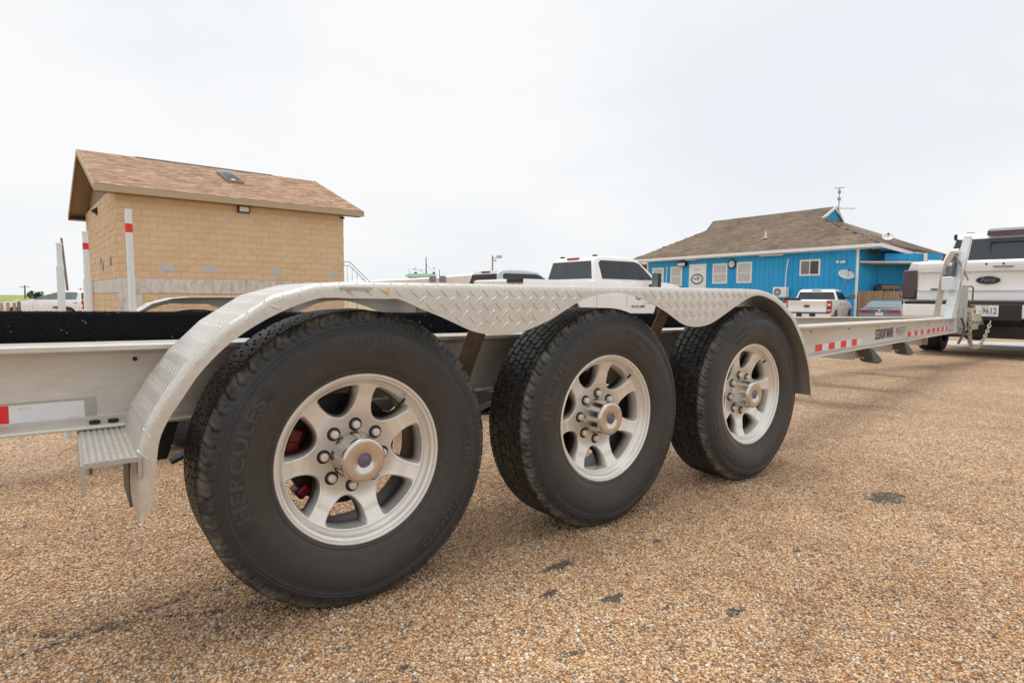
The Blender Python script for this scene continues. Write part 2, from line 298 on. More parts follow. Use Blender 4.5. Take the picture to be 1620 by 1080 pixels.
def block():
    m, t, b = nmat('split_face_block'); oi = t.nodes.new('ShaderNodeObjectInfo'); g = t.nodes.new('ShaderNodeNewGeometry'); P = g.outputs['Position']
    c = ramp(t, oi.outputs['Random'], [(0, (0.74, 0.54, 0.335)), (0.5, (0.80, 0.595, 0.38)), (1, (0.77, 0.565, 0.355))])
    n = noise_(t, P, 22, 6, 0.7); c = mixc(t, 1.0, c, ramp(t, n, [(0.25, (0.84, 0.82, 0.8)), (0.75, (1, 1, 1))]), 'MULTIPLY')
    w = noise_(t, P, 1.7, 5, 0.6); c = mixc(t, node(t, 'ShaderNodeMapRange', {'Value': w, 'From Min': 0.58, 'From Max': 0.8, 'To Min': 0, 'To Max': 0.25}).outputs['Result'], c, (0.72, 0.6, 0.48))
    t.links.new(c, b.inputs['Base Color']); b.inputs['Roughness'].default_value = 0.95; bump(t, b, n, 0.6, 0.015); return m
M['split_face_block'] = block()
def concrete():
    m, t, b = nmat('stained_concrete'); g = t.nodes.new('ShaderNodeNewGeometry'); P = g.outputs['Position']
    st = node(t, 'ShaderNodeMapping', {'Vector': P, 'Scale': (3, 3, 1.1)}).outputs['Vector']
    n = noise_(t, st, 2.5, 7, 0.7); n2 = noise_(t, P, 14, 5, 0.7)
    c = ramp(t, n, [(0.3, (0.42, 0.38, 0.33)), (0.5, (0.66, 0.62, 0.57)), (0.7, (0.78, 0.74, 0.70))])
    c = mixc(t, node(t, 'ShaderNodeMapRange', {'Value': n2, 'From Min': 0.55, 'From Max': 0.8, 'To Min': 0, 'To Max': 0.6}).outputs['Result'], c, (0.36, 0.26, 0.18))
    t.links.new(c, b.inputs['Base Color']); b.inputs['Roughness'].default_value = 0.9; bump(t, b, n2, 0.4, 0.01); return m
M['stained_concrete'] = concrete()
def plank_mat(name, stops, grain):
    m, t, b = nmat(name); oi = t.nodes.new('ShaderNodeObjectInfo'); g = t.nodes.new('ShaderNodeNewGeometry'); P = g.outputs['Position']
    c = ramp(t, oi.outputs['Random'], stops); st = node(t, 'ShaderNodeMapping', {'Vector': P, 'Scale': (14, 14, 0.8)}).outputs['Vector']
    n = noise_(t, st, 2, 6, 0.65); c = mixc(t, grain, c, ramp(t, n, [(0.3, (0.62, 0.62, 0.62)), (0.7, (1, 1, 1))]), 'MULTIPLY')
    t.links.new(c, b.inputs['Base Color']); b.inputs['Roughness'].default_value = 0.75; bump(t, b, n, 0.25, 0.006); return m
M['blue_siding'] = plank_mat('blue_siding', [(0, (0.02, 0.37, 0.74)), (0.5, (0.03, 0.41, 0.80)), (1, (0.024, 0.39, 0.77))], 0.4)
M['fence_wood'] = plank_mat('fence_wood', [(0, (0.36, 0.23, 0.13)), (0.5, (0.45, 0.30, 0.18)), (1, (0.40, 0.27, 0.17))], 0.8)
M['grass'] = simple('grass', (0.27, 0.30, 0.075), 0.9, var=0.35, scale=0.4)
M['path_concrete'] = simple('path_concrete', (0.5, 0.47, 0.43), 0.9, var=0.08, scale=1.5)

# ------------------------------------------------------------------ mesh helpers
def tag(o, label=None, cat=None, group=None, kind=None):
    if label: o['label'] = label
    if cat: o['category'] = cat
    if group: o['group'] = group
    if kind: o['kind'] = kind
    return o
def empty(name, loc=(0, 0, 0), rz=0, parent=None):
    o = bpy.data.objects.new(name, None); col.objects.link(o); o.location = loc; o.rotation_euler = (0, 0, rz); o.empty_display_size = 0.1
    if parent: o.parent = parent
    return o
class MB:
    def __init__(s): s.v = []; s.f = []
    def add(s, vs, fs):
        k = len(s.v); s.v += [tuple(v) for v in vs]; s.f += [tuple(i + k for i in f) for f in fs]; return s
    def box(s, x0, x1, y0, y1, z0, z1, mat=None):
        vs = [Vector((x, y, z)) for x in (x0, x1) for y in (y0, y1) for z in (z0, z1)]
        if mat is not None: vs = [mat @ v for v in vs]
        return s.add(vs, [(0, 1, 3, 2), (4, 6, 7, 5), (0, 4, 5, 1), (2, 3, 7, 6), (0, 2, 6, 4), (1, 5, 7, 3)])
    def prism(s, poly, axis, a, b):
        """poly: 2-D points; axis 'y': (x,z) extruded over y; 'x': (y,z); 'z': (x,y)"""
        def p(q, t): return (q[0], t, q[1]) if axis == 'y' else (t, q[0], q[1]) if axis == 'x' else (q[0], q[1], t)
        n = len(poly); vs = [p(q, a) for q in poly] + [p(q, b) for q in poly]
        return s.add(vs, [tuple(range(n - 1, -1, -1)), tuple(range(n, 2 * n))] + [(i, (i + 1) % n, n + (i + 1) % n, n + i) for i in range(n)])
    def hexa(s, p8):   # bottom 4 then top 4
        return s.add(p8, [(3, 2, 1, 0), (4, 5, 6, 7), (0, 1, 5, 4), (1, 2, 6, 5), (2, 3, 7, 6), (3, 0, 4, 7)])
    def tube(s, pts, r, n=10, caps=True):
        pts = [Vector(p) for p in pts]; rs = r if isinstance(r, (list, tuple)) else [r] * len(pts); rings = []
        ref = Vector((0, 0, 1))
        for i, p in enumerate(pts):
            d = (pts[min(i + 1, len(pts) - 1)] - pts[max(i - 1, 0)]).normalized()
            u = d.cross(ref)
            if u.length < 1e-3: u = d.cross(Vector((1, 0, 0)))
            u.normalize(); w = d.cross(u)
            rings.append([p + rs[i] * (math.cos(2 * math.pi * j / n) * u + math.sin(2 * math.pi * j / n) * w) for j in range(n)])
        vs = [v for rg in rings for v in rg]; fs = []
        for i in range(len(pts) - 1):
            for j in range(n): fs.append((i * n + j, i * n + (j + 1) % n, (i + 1) * n + (j + 1) % n, (i + 1) * n + j))
        if caps: fs += [tuple(range(n)), tuple(range((len(pts) - 1) * n + n - 1, (len(pts) - 1) * n - 1, -1))]
        return s.add(vs, fs)
    def lathe(s, prof, n=48, c=(0, 0, 0), closed=False):   # axis Y; prof of (r, y)
        vs = []; fs = []; m = len(prof)
        for i in range(n):
            a = 2 * math.pi * i / n
            for (r, y) in prof: vs.append((c[0] + r * math.cos(a), c[1] + y, c[2] + r * math.sin(a)))
        for i in range(n):
            j = (i + 1) % n
            for k in range(m if closed else m - 1):
                k2 = (k + 1) % m; fs.append((i * m + k, i * m + k2, j * m + k2, j * m + k))
        return s.add(vs, fs)
    def ball(s, c, r, n=8, sc=(1, 1, 1)):
        vs = []; fs = []
        for i in range(n + 1):
            t = math.pi * i / n
            for j in range(n * 2):
                p = math.pi * j / n; vs.append((c[0] + sc[0] * r * math.sin(t) * math.cos(p), c[1] + sc[1] * r * math.sin(t) * math.sin(p), c[2] + sc[2] * r * math.cos(t)))
        w = n * 2
        for i in range(n):
            for j in range(w): fs.append((i * w + j, i * w + (j + 1) % w, (i + 1) * w + (j + 1) % w, (i + 1) * w + j))
        return s.add(vs, fs)
    def mesh(s, name, smooth=False, angle=None, recalc=True):
        me = bpy.data.meshes.new(name); me.from_pydata(s.v, [], s.f); 
        if recalc:
            bm = bmesh.new(); bm.from_mesh(me); bmesh.ops.remove_doubles(bm, verts=bm.verts, dist=1e-6); bmesh.ops.recalc_face_normals(bm, faces=bm.faces); bm.to_mesh(me); bm.free()
        if smooth:
            for p in me.polygons: p.use_smooth = True
            if angle: me.set_sharp_from_angle(angle=R(angle))
        return me
    def build(s, name, mat, parent=None, smooth=False, angle=35, bevel=0, segs=2, loc=None, recalc=True):
        me = s.mesh(name, smooth, angle, recalc); me.materials.append(mat)
        o = bpy.data.objects.new(name, me); col.objects.link(o)
        if parent: o.parent = parent
        if loc is not None: o.location = loc
        if bevel:
            b = o.modifiers.new('bevel', 'BEVEL'); b.width = bevel; b.segments = segs; b.limit_method = 'ANGLE'; b.angle_limit = R(35)
            if not smooth:
                for p in me.polygons: p.use_smooth = True
                me.set_sharp_from_angle(angle=R(45))
        return o
def link_copy(o, parent=None, name=None):
    c = o.copy(); col.objects.link(c)
    if parent: c.parent = parent
    return c
def copy_tree(o, parent=None):
    c = link_copy(o, parent)
    for ch in o.children: copy_tree(ch, c)
    return c
_tc = {}
def text_geo(body, size=1.0, extrude=0.0, xs=1.0, shear=0.0, bold=0.0, sp=1.0, res=3):
    """flat lettering as (verts, faces) in the XY plane, starting at x=0, baseline y=0"""
    cu = bpy.data.curves.new('t', 'FONT'); cu.body = body; cu.size = size; cu.extrude = extrude; cu.shear = shear; cu.offset = bold; cu.space_character = sp; cu.resolution_u = res
    o = bpy.data.objects.new('t', cu); col.objects.link(o)
    dg = bpy.context.evaluated_depsgraph_get(); me = o.evaluated_get(dg).to_mesh()
    vs = [Vector((v.co.x * xs, v.co.y, v.co.z)) for v in me.vertices]; fs = [tuple(p.vertices) for p in me.polygons]
    o.evaluated_get(dg).to_mesh_clear(); bpy.data.objects.remove(o); bpy.data.curves.remove(cu)
    w = max(v.x for v in vs) if vs else 0
    return vs, fs, w
def text_on(name, body, origin, xdir, ydir, height, width, mat, parent, extrude=0.0006, **kw):
    vs, fs, w = text_geo(body, 1.0, 0.0, **kw); h = max(v.y for v in vs)
    X = Vector(xdir).normalized(); Y = Vector(ydir).normalized(); Nn = X.cross(Y)
    mb = MB(); mb.add([Vector(origin) + X * (v.x / w * width) + Y * (v.y / h * height) + Nn * extrude for v in vs], fs)
    return mb.build(name, mat, parent, recalc=False)

# ------------------------------------------------------------------ terrain
def ground_z(x, y):
    r = math.hypot(x + 0.6, y + 1.5)
    cross = 0.028 * min(max(y - 0.5, 0.0), 2.0) * max(0.0, min(1.0, (7.5 - x) / 3.0))     # the lot falls a little across the trailer
    return -min(max(0.0, 0.028 * (r - 11)), 0.85) - cross
def terrain():
    mb = MB(); rs = [0, .5, 1, 1.5, 2, 2.5, 3, 3.5, 4, 5, 6, 7, 8, 9, 10, 11, 12, 14, 17, 20, 24, 28, 32, 36, 41, 41.5, 50, 62, 1000]; n = 192
    vs = []; fs = []
    for ri, r in enumerate(rs):
        for j in range(n):
            a = 2 * math.pi * j / n; r = (170 if j < 41 or j > 170 else 64) if ri == len(rs) - 1 else r; x = -0.6 + r * math.cos(a); y = -1.5 + r * math.sin(a); vs.append((x, y, ground_z(x, y)))
    for i in range(len(rs) - 1):
        for j in range(n): fs.append((i * n + j, i * n + (j + 1) % n, (i + 1) * n + (j + 1) % n, (i + 1) * n + j))
    mb.add(vs, fs); o = mb.build('gravel_lot', M['exposed_gravel'], smooth=True, angle=None); tag(o, 'tan exposed gravel parking lot surface', kind='structure')
    g = MB(); vs = []; fs = []; rs = [60, 90, 200, 2400]
    for r in rs:
        for j in range(n):
            a = 2 * math.pi * j / n; vs.append((-0.6 + r * math.cos(a), -1.5 + r * math.sin(a), -0.885))
    for i in range(len(rs) - 1):
        for j in range(n): fs.append((i * n + j, i * n + (j + 1) % n, (i + 1) * n + (j + 1) % n, (i + 1) * n + j))
    g.add(vs, fs); tag(g.build('grass_field', M['grass']), 'green grass field reaching the horizon', kind='structure')
    # low grassy levee, far left
    l = MB(); prof = [(-30, -0.9), (-8, -.25), (8, -.25), (30, -0.9)]
    p0, p1 = Vector((-120, 95, 0)), Vector((-2, 190, 0)); d = (p1 - p0).normalized(); nn = Vector((-d.y, d.x, 0)); vs = []
    for p in (p0, p1 + d * 60):
        for (a, z) in prof: vs.append(p + nn * a + Vector((0, 0, z)))
    l.add(vs, [(0, 1, 5, 4), (1, 2, 6, 5), (2, 3, 7, 6)]); tag(l.build('grass_levee', M['grass']), 'low grassy levee behind the field', kind='structure')
    # pale concrete strip across the lot in front of the tow truck
    s = MB(); vs = []; fs = []
    pts = []
    for i in range(25):
        t = i / 24; x = 12.5 + 40 * t; y0 = 1.6 - 0.75 * (x - 12.5) + 0.0
        pts.append((x, y0))
    for (x, y) in pts: vs.append((x, y, ground_z(x, y) + 0.006)); vs.append((x + 3.6, y + 3.0, ground_z(x + 3.6, y + 3.0) + 0.006))
    for i in range(len(pts) - 1): fs.append((2 * i, 2 * i + 2, 2 * i + 3, 2 * i + 1))
    s.add(vs, fs); tag(s.build('concrete_pavement', M['path_concrete']), 'pale concrete strip beyond the tow truck', kind='structure')
terrain()

def pebbles():
    st = MB()
    bm = bmesh.new(); bmesh.ops.create_icosphere(bm, subdivisions=1, radius=1.0)
    for v in bm.verts: v.co = Vector((v.co.x, v.co.y * 0.8, v.co.z * 0.62)) * (1 + 0.22 * noise.noise(v.co * 3.1))
    me = bpy.data.meshes.new('pebble'); bm.to_mesh(me); bm.free(); me.materials.append(M['pebble'])
    src = bpy.data.objects.new('pebble_source', me)
    # carrier sheet: fine grid near the camera with falling density
    mb = MB(); vs = []; fs = []; nx, ny = 50, 34; X0, X1, Y0, Y1 = -1.5, 3.6, -1.5, 1.9
    for j in range(ny + 1):
        for i in range(nx + 1): xx, yy = X0 + (X1 - X0) * i / nx, Y0 + (Y1 - Y0) * j / ny; vs.append((xx, yy, ground_z(xx, yy) + 0.0012))
    for j in range(ny):
        for i in range(nx): fs.append((j * (nx + 1) + i, j * (nx + 1) + i + 1, (j + 1) * (nx + 1) + i + 1, (j + 1) * (nx + 1) + i))
    mb.add(vs, fs); me2 = mb.mesh('gravel_stones', recalc=False)
    o = bpy.data.objects.new('gravel_stones', me2); col.objects.link(o); tag(o, 'loose and set tan brown and white gravel stones of the lot', kind='stuff')
    at = me2.attributes.new('dens', 'FLOAT', 'POINT')
    for i, v in enumerate(me2.vertices):
        r = (v.co - Vector((-0.612, -1.557, 0))); dep = r.x * 0.6 + r.y * 0.8; side = abs(r.x * 0.8 - r.y * 0.6)
        d = 1.0 if dep < 1.7 else max(0.0, 1 - (dep - 1.7) / 1.9)
        if dep < 0.3 or side > dep * 0.95 + 0.15: d = 0.0
        k = 1
        for (x, y, rx, ry) in TAR_SPOTS:
            q = ((v.co.x - x) / rx) ** 2 + ((v.co.y - y) / ry) ** 2
            if q < 1.5: k = 0.6
        at.data[i].value = d * k
    g = bpy.data.node_groups.new('scatter', 'GeometryNodeTree')
    g.interface.new_socket('Geometry', in_out='INPUT', socket_type='NodeSocketGeometry'); g.interface.new_socket('Geometry', in_out='OUTPUT', socket_type='NodeSocketGeometry')
    gi = g.nodes.new('NodeGroupInput'); go = g.nodes.new('NodeGroupOutput')
    dp = g.nodes.new('GeometryNodeDistributePointsOnFaces'); na = g.nodes.new('GeometryNodeInputNamedAttribute'); na.data_type = 'FLOAT'; na.inputs['Name'].default_value = 'dens'
    mu = g.nodes.new('ShaderNodeMath'); mu.operation = 'MULTIPLY'; mu.inputs[1].default_value = 20000
    ip = g.nodes.new('GeometryNodeInstanceOnPoints'); oi = g.nodes.new('GeometryNodeObjectInfo'); oi.inputs['Object'].default_value = src; oi.inputs['As Instance'].default_value = True
    rv = g.nodes.new('FunctionNodeRandomValue'); rv.data_type = 'FLOAT_VECTOR'; rv.inputs[0].default_value = (-0.5, -0.5, 0); rv.inputs[1].default_value = (0.5, 0.5, 6.28)
    rs = g.nodes.new('FunctionNodeRandomValue'); rs.data_type = 'FLOAT'; rs.inputs[2].default_value = 0.0; rs.inputs[3].default_value = 1.0
    pw = g.nodes.new('ShaderNodeMath'); pw.operation = 'POWER'; pw.inputs[1].default_value = 2.6
    ma = g.nodes.new('ShaderNodeMath'); ma.operation = 'MULTIPLY_ADD'; ma.inputs[1].default_value = 0.0030; ma.inputs[2].default_value = 0.0027
    g.links.new(gi.outputs[0], dp.inputs['Mesh']); g.links.new(na.outputs[0], mu.inputs[0]); g.links.new(mu.outputs[0], dp.inputs['Density'])
    g.links.new(dp.outputs['Points'], ip.inputs['Points']); g.links.new(oi.outputs['Geometry'], ip.inputs['Instance'])
    g.links.new(rv.outputs[0], ip.inputs['Rotation']); g.links.new(rs.outputs[1], pw.inputs[0]); g.links.new(pw.outputs[0], ma.inputs[0]); g.links.new(ma.outputs[0], ip.inputs['Scale'])
    g.links.new(ip.outputs['Instances'], go.inputs[0])
    md = o.modifiers.new('scatter', 'NODES'); md.node_group = g
pebbles()

# ================================================================== BOAT TRAILER
YC = 1.13                                # centre line of the trailer
AX = [0.0, 0.9202, 1.8404]; HZ = 0.386
trailer = empty('boat_trailer', (0, 0, 0)); tag(trailer, 'long aluminium triple axle boat trailer with tread plate fenders, hitched to a white truck', 'boat trailer')
def zt(x): return 0.693 - 0.0105 * (x + 0.73)
def zb(x): return 0.490 - 0.0080 * (x + 0.73)
def rail(side):
    """I-beam swept along a bent path; side=0 near, 1 far"""
    path = [(-3.3, 0.25), (0, 0.25), (2.9, 0.25), (8.15, 1.045)]
    mb = MB(); secs = []
    for (x, y) in path:
        T, B = zt(x), zb(x); f = 0.075
        prof = [(-f, T), (-f, T - .0145), (-.012, T - .020), (-.004, T - .028), (-.004, B + .022), (-.012, B + .014), (-f, B + .008), (-f, B),
                (f, B), (f, B + .008), (.012, B + .014), (.004, B + .022), (.004, T - .028), (.012, T - .020), (f, T - .0145), (f, T)]
        secs.append([(x, (y + d) if side == 0 else (2 * YC - y - d), z) for d, z in prof])
    n = len(secs[0]); vs = [v for s in secs for v in s]; fs = []
    for i in range(len(secs) - 1):
        for j in range(n): fs.append((i * n + j, i * n + (j + 1) % n, (i + 1) * n + (j + 1) % n, (i + 1) * n + j))
    fs += [tuple(range(n)), tuple(range(len(secs) * n - 1, (len(secs) - 1) * n - 1, -1))]
    mb.add(vs, fs); return mb.build('frame_rail', M['beam_alu'], trailer, bevel=0.0025)
rail(0); rail(1)
# crossmembers under the rails
def channel(x, w, z1, h, y0, y1, name='crossmember'):
    mb = MB(); t = 0.006
    mb.box(x - w / 2, x + w / 2, y0, y1, z1 - t, z1); mb.box(x - w / 2, x - w / 2 + t, y0, y1, z1 - h, z1 - t); mb.box(x + w / 2 - t, x + w / 2, y0, y1, z1 - h, z1 - t)
    return mb
for x in (-2.4, 4.15, 5.25, 6.5):
    yn = 0.25 + max(0, x - 2.9) * 0.1514
    zz = zb(x) - 0.002
    channel(x, 0.16, zz, 0.085, yn - 0.02, 2 * YC - yn + 0.02).build('crossmember', M['channel_alu'], trailer, bevel=0.003)
    if x in (4.15, 5.25):
        for sgn in (0, 1):
            y = yn - 0.03 if sgn == 0 else 2 * YC - yn + 0.03
            e = MB(); p = [(x + .02, zz + .0), (x + .08, zz + .0), (x + .27, zz - .105), (x + .20, zz - .125), (x + .10, zz - .105)]
            e.prism(p, 'y', y - .05, y + .05).build('roller_bracket', M['grey_plastic'], trailer, bevel=0.008)
# ribbed step bracket (thing seen at the rear of the near fender)
def step(y0, y1, x):
    mb = MB(); w = 0.092; z1 = zb(x) - 0.001; h = 0.062; t = 0.005; n = 8
    top = []
    for i in range(n * 4 + 1):
        u = i / (n * 4); zz = z1 - (0.0028 if (i % 4) in (0,) else 0.0)
        top.append((x - w / 2 + w * u, zz))
    prof = top + [(x + w / 2 + .004, z1 - .006), (x + w / 2 + .003, z1 - h * 0.8), (x + w / 2 - .003, z1 - h * 0.8), (x + w / 2 - .002, z1 - .010), (x - w / 2 + .002, z1 - .010), (x - w / 2 + .003, z1 - h), (x - w / 2 - .004, z1 - h), (x - w / 2 - .004, z1 - .005)]
    mb.prism(prof, 'y', y0, y1); return mb
step(-0.165, 0.33, -0.548).build('step_bracket', M['channel_alu'], trailer)
MB().box(-0.60, -0.50, -0.02, 0.30, 0.28, 0.30)
b = MB(); b.tube([(-0.58, 0.10, 0.48), (-0.58, 0.10, 0.40)], 0.007, 8).build('hanger_bolt', M['zinc'], trailer)
for bx in (-0.562, -0.524):
    for by in (0.20,):
        MB().lathe([(0.0001, 0), (0.009, 0), (0.009, .009), (0.0001, .009)], 6).build('flange_bolt', M['black_steel'], trailer).matrix_world = Matrix.Translation((bx, by, zb(bx) + 0.009)) @ Matrix.Rotation(R(90), 4, 'X') @ Matrix.Diagonal((1.25, 1, 1.25, 1))
# small holes with bolts under the top flange
for bx in (-0.47, 0.27, 3.1, 3.9, 4.7):
    y = 0.25 + max(0, bx - 2.9) * 0.1514
    MB().lathe([(0.0001, 0), (0.0055, 0), (0.0055, .004), (0.0001, .004)], 10).build('web_bolt', M['black_steel'], trailer, loc=(bx, y - 0.009, zt(bx) - 0.042))
# red side marker lamp
MB().box(2.42, 2.47, 0.232, 0.246, 0.555, 0.575).build('side_marker', M['red_glass'], trailer, bevel=0.004)

# carpeted bunk board
bk = MB(); bk.hexa([(-3.2, .34, .60), (2.62, .34, .575), (2.62, .385, .575), (-3.2, .385, .60), (-3.2, .34, .803), (2.62, .34, .724), (2.62, .385, .724), (-3.2, .385, .803)])
bk.build('bunk_board', M['bunk_carpet'], trailer, bevel=0.008, segs=3)
def fuzz(n=26000):
    """short carpet fibres standing off the bunk's face and top edge"""
    rnd = random.Random(3); mb = MB()
    for i in range(n):
        x = -1.35 + rnd.random() ** 0.9 * 3.9; top = 0.803 - (x + 3.2) * 0.01357
        if rnd.random() < 0.45: p = Vector((x, .34 + rnd.random() * .02, top)); d = Vector((rnd.uniform(-1, 1), rnd.uniform(-.8, .3), 1))
        else: p = Vector((x, .34, top - rnd.random() * .12)); d = Vector((rnd.uniform(-1, 1), -1, rnd.uniform(-1, 1)))
        d.normalize(); L = rnd.uniform(.002, .005); s = d.cross(Vector((rnd.uniform(-1, 1), rnd.uniform(-1, 1), rnd.uniform(-1, 1)))).normalized() * .0005
        mb.add([p - s, p + s, p + d * L], [(0, 1, 2)])
    o = mb.build('carpet_fibres', M['bunk_carpet'], trailer, recalc=False); o['kind'] = 'stuff'
fuzz()

# ---------------------------------------------------------------- fenders
O_ = [(-.504, .345), (-.508, .372), (-.508, .43), (-.502, .502), (-.488, .548), (-.457, .602), (-.405, .675), (-.332, .747), (-.234, .812), (-.136, .840), (-.06, .846), (.03, .847)]
B_ = [(-.498, .347), (-.482, .376), (-.474, .43), (-.466, .503), (-.450, .547), (-.422, .592), (-.378, .655), (-.312, .718), (-.222, .772), (-.126, .807), (-.05, .807), (.045, .806)]
BX = [(.082, .805), (.146, .780), (.211, .756), (.298, .72), (.345, .708), (.393, .703), (.44, .703), (.488, .709), (.54, .724), (.596, .743), (.66, .773), (.73, .804), (.798, .821), (.873, .829), (.942, .827), (1.031, .807), (1.135, .771), (1.2, .741), (1.252, .717), (1.3, .706), (1.356, .703), (1.431, .713), (1.51, .742), (1.6, .78), (1.683, .811)]
for (x, z) in BX: O_.append((x, .847 + .003 * x)); B_.append((x, z))
O_ += [(1.74, .851), (1.80, .849), (1.865, .839), (1.925, .822), (1.978, .801), (2.03, .771), (2.083, .737), (2.13, .690), (2.176, .635), (2.215, .575), (2.246, .515), (2.268, .45), (2.279, .39), (2.282, .345)]
B_ += [(1.735, .824), (1.79, .826), (1.85, .815), (1.905, .799), (1.955, .778), (2.005, .750), (2.058, .718), (2.103, .673), (2.148, .622), (2.187, .565), (2.218, .507), (2.241, .445), (2.254, .388), (2.262, .345)]
def catmull(pts, per=6):
    o = []
    for i in range(len(pts) - 1):
        p0, p1, p2, p3 = pts[max(i - 1, 0)], pts[i], pts[i + 1], pts[min(i + 2, len(pts) - 1)]
        for k in range(per):
            t = k / per
            o.append(tuple(0.5 * ((2 * b_) + (-a + c) * t + (2 * a - 5 * b_ + 4 * c - d) * t * t + (-a + 3 * b_ - 3 * c + d) * t ** 3) for a, b_, c, d in zip(p0, p1, p2, p3)))
    o.append(pts[-1]); return o
def facet(pts, per=6):
    o = []; sm = catmull(pts, per)
    for i in range(len(pts) - 1):
        arc = i < 10 or i > len(pts) - 14
        for k in range(per):
            t = k / per; o.append(tuple(a + (b_ - a) * t for a, b_ in zip(pts[i], pts[i + 1])) if arc else sm[i * per + k])
    o.append(pts[-1]); return o
OS, BS = facet(O_), catmull(B_)
YF, YI, RC = -0.150, 0.150, 0.015
def fender_mesh(far):
    fy = (lambda y: y) if not far else (lambda y: 2 * YC - y)
    dz = 0 if not far else -0.045
    nrm = []
    for i in range(len(OS)):
        a, c = OS[max(i - 1, 0)], OS[min(i + 1, len(OS) - 1)]; t = Vector((c[0] - a[0], 0, c[1] - a[1])).normalized(); nrm.append(Vector((t.z, 0, -t.x)))   # inward
    rows = []
    for i, (o, bb) in enumerate(zip(OS, BS)):
        Ov = Vector((o[0], 0, o[1])); Bv = Vector((bb[0], 0, bb[1])); d = Bv - Ov; L = d.length
        if L < 1e-4: d = nrm[i]; L = .01
        dn = d.normalized(); r = min(RC, L * 0.8); row = []
        for k in (0, .33, .66, 1): 
            p = Bv + (Ov + dn * r - Bv) * k; row.append(Vector((p.x, YF, p.z)))
        for k in range(1, 6):
            a = R(90) * k / 5; p = Ov + nrm[i] * (r * (1 - math.sin(a))) if L > .03 else Ov + dn * (r * (1 - math.sin(a)))
            row.append(Vector((p.x, YF + r * (1 - math.cos(a)), p.z)))
        for y in (-.06, 0.04, YI): row.append(Vector((Ov.x, y, Ov.z)))
        rows.append(row)
    n = len(rows[0]); vs = [Vector((v.x, fy(v.y), v.z + dz)) for r_ in rows for v in r_]; fs = []
    for i in range(len(rows) - 1):
        for j in range(n - 1): fs.append((i * n + j, (i + 1) * n + j, (i + 1) * n + j + 1, i * n + j + 1))
    mb = MB(); mb.add(vs, fs); me = mb.mesh('fender', True, 50)
    me.materials.append(M['plate_alu'])
    for pi, p in enumerate(me.polygons):
        if abs(p.normal.y) < .08: p.use_smooth = False
    o = bpy.data.objects.new('fender', me); col.objects.link(o); o.parent = trailer
    s = o.modifiers.new('thickness', 'SOLIDIFY'); s.thickness = 0.003; s.offset = 0
    es = o.modifiers.new('edges', 'EDGE_SPLIT'); es.split_angle = R(38)
    # raised tread bars
    tb = MB()
    # arc length along OS
    S = [0]
    for i in range(1, len(OS)): S.append(S[-1] + math.hypot(OS[i][0] - OS[i - 1][0], OS[i][1] - OS[i - 1][1]))
    def at(s):
        for i in range(len(S) - 1):
            if S[i + 1] >= s:
                t = (s - S[i]) / max(1e-9, S[i + 1] - S[i]); f = lambda A: (A[i][0] + (A[i + 1][0] - A[i][0]) * t, A[i][1] + (A[i + 1][1] - A[i][1]) * t)
                return f(OS), f(BS), nrm[i].lerp(nrm[i + 1], t)
        return OS[-1], BS[-1], nrm[-1]
    def surf(s, v):
        """v: distance round the section measured from the fender's top edge, + down the skirt, - inwards over the top"""
        o_, b_, nn = at(s); Ov = Vector((o_[0], 0, o_[1])); Bv = Vector((b_[0], 0, b_[1])); L = (Bv - Ov).length
        dn = (Bv - Ov).normalized() if L > .01 else nn; r = min(RC, L * .8); q = r * math.pi / 2
        if v > q / 2: 
            dd = r + (v - q / 2)
            if dd > L - .0005: return None
            p = Ov + dn * dd; return Vector((p.x, YF, p.z)), Vector((0, -1, 0))
        if v > -q / 2:
            a = R(45) - v / r; p = Ov + nn * (r * (1 - math.sin(a))); return Vector((p.x, YF + r * (1 - math.cos(a)), p.z)), Vector((-nn.x * math.sin(a), -math.cos(a), -nn.z * math.sin(a)))
        y = YF + r + (-v - q / 2)
        if y > YI - .01: return None
        return Vector((Ov.x, y, Ov.z)), -nn
    ds, dv = 0.0228, 0.0185
    for i in range(int(S[-1] / ds)):
        for j in range(-15, 10):
            s0 = i * ds + .006; v0 = j * dv + .004
            if (i + j) % 2: continue
            sg = 1 if j % 2 else -1
            L, Wd = .0165, .0040
            cs, sn = math.cos(R(45) * sg), math.sin(R(45) * sg); P = []
            ok = True
            for (a, c, h) in ((-L, 0, 0), (0, -Wd, 0.0), (L, 0, 0), (0, Wd, 0.0), (-L * .6, 0, .0021), (L * .6, 0, .0021)):
                q = surf(s0 + a * cs - c * sn, v0 + a * sn + c * cs)
                if q is None: ok = False; break
                P.append(q[0] + q[1] * (h * (1 if j > -1 else .42) + .0014))
            if ok:
                P = [Vector((p.x, fy(p.y), p.z + dz)) for p in P]
                tb.add(P, [(0, 1, 4), (1, 5, 4), (1, 2, 5), (2, 3, 5), (3, 4, 5), (3, 0, 4)])
    t_ = tb.build('tread_bars', M['plate_alu'], o, recalc=False); t_['kind'] = 'stuff'
    return o
fender_mesh(False); fender_mesh(True)
for far in (0, 1):
    fy = (lambda y: y) if not far else (lambda y: 2 * YC - y)
    for x in (0.47, 1.39):       # strut plates, fender to rail; brown reflection painted into their colour
        s = MB(); s.hexa([(x - .05, fy(.165), .50), (x + .02, fy(.165), .50), (x + .02, fy(.172), .50), (x - .05, fy(.172), .50), (x - .01, fy(.02), .83), (x + .06, fy(.02), .83), (x + .06, fy(.027), .83), (x - .01, fy(.027), .83)])
        s.build('fender_strut', M['brown_strut'], trailer)
    for (x, z) in ((-.50, .43), (2.26, .47)):
        s = MB(); s.box(x - .02, x + .02, min(fy(.14), fy(.2)), max(fy(.14), fy(.2)), z - .02, z + .02); s.build('fender_bracket', M['black_steel'], trailer, bevel=.004)
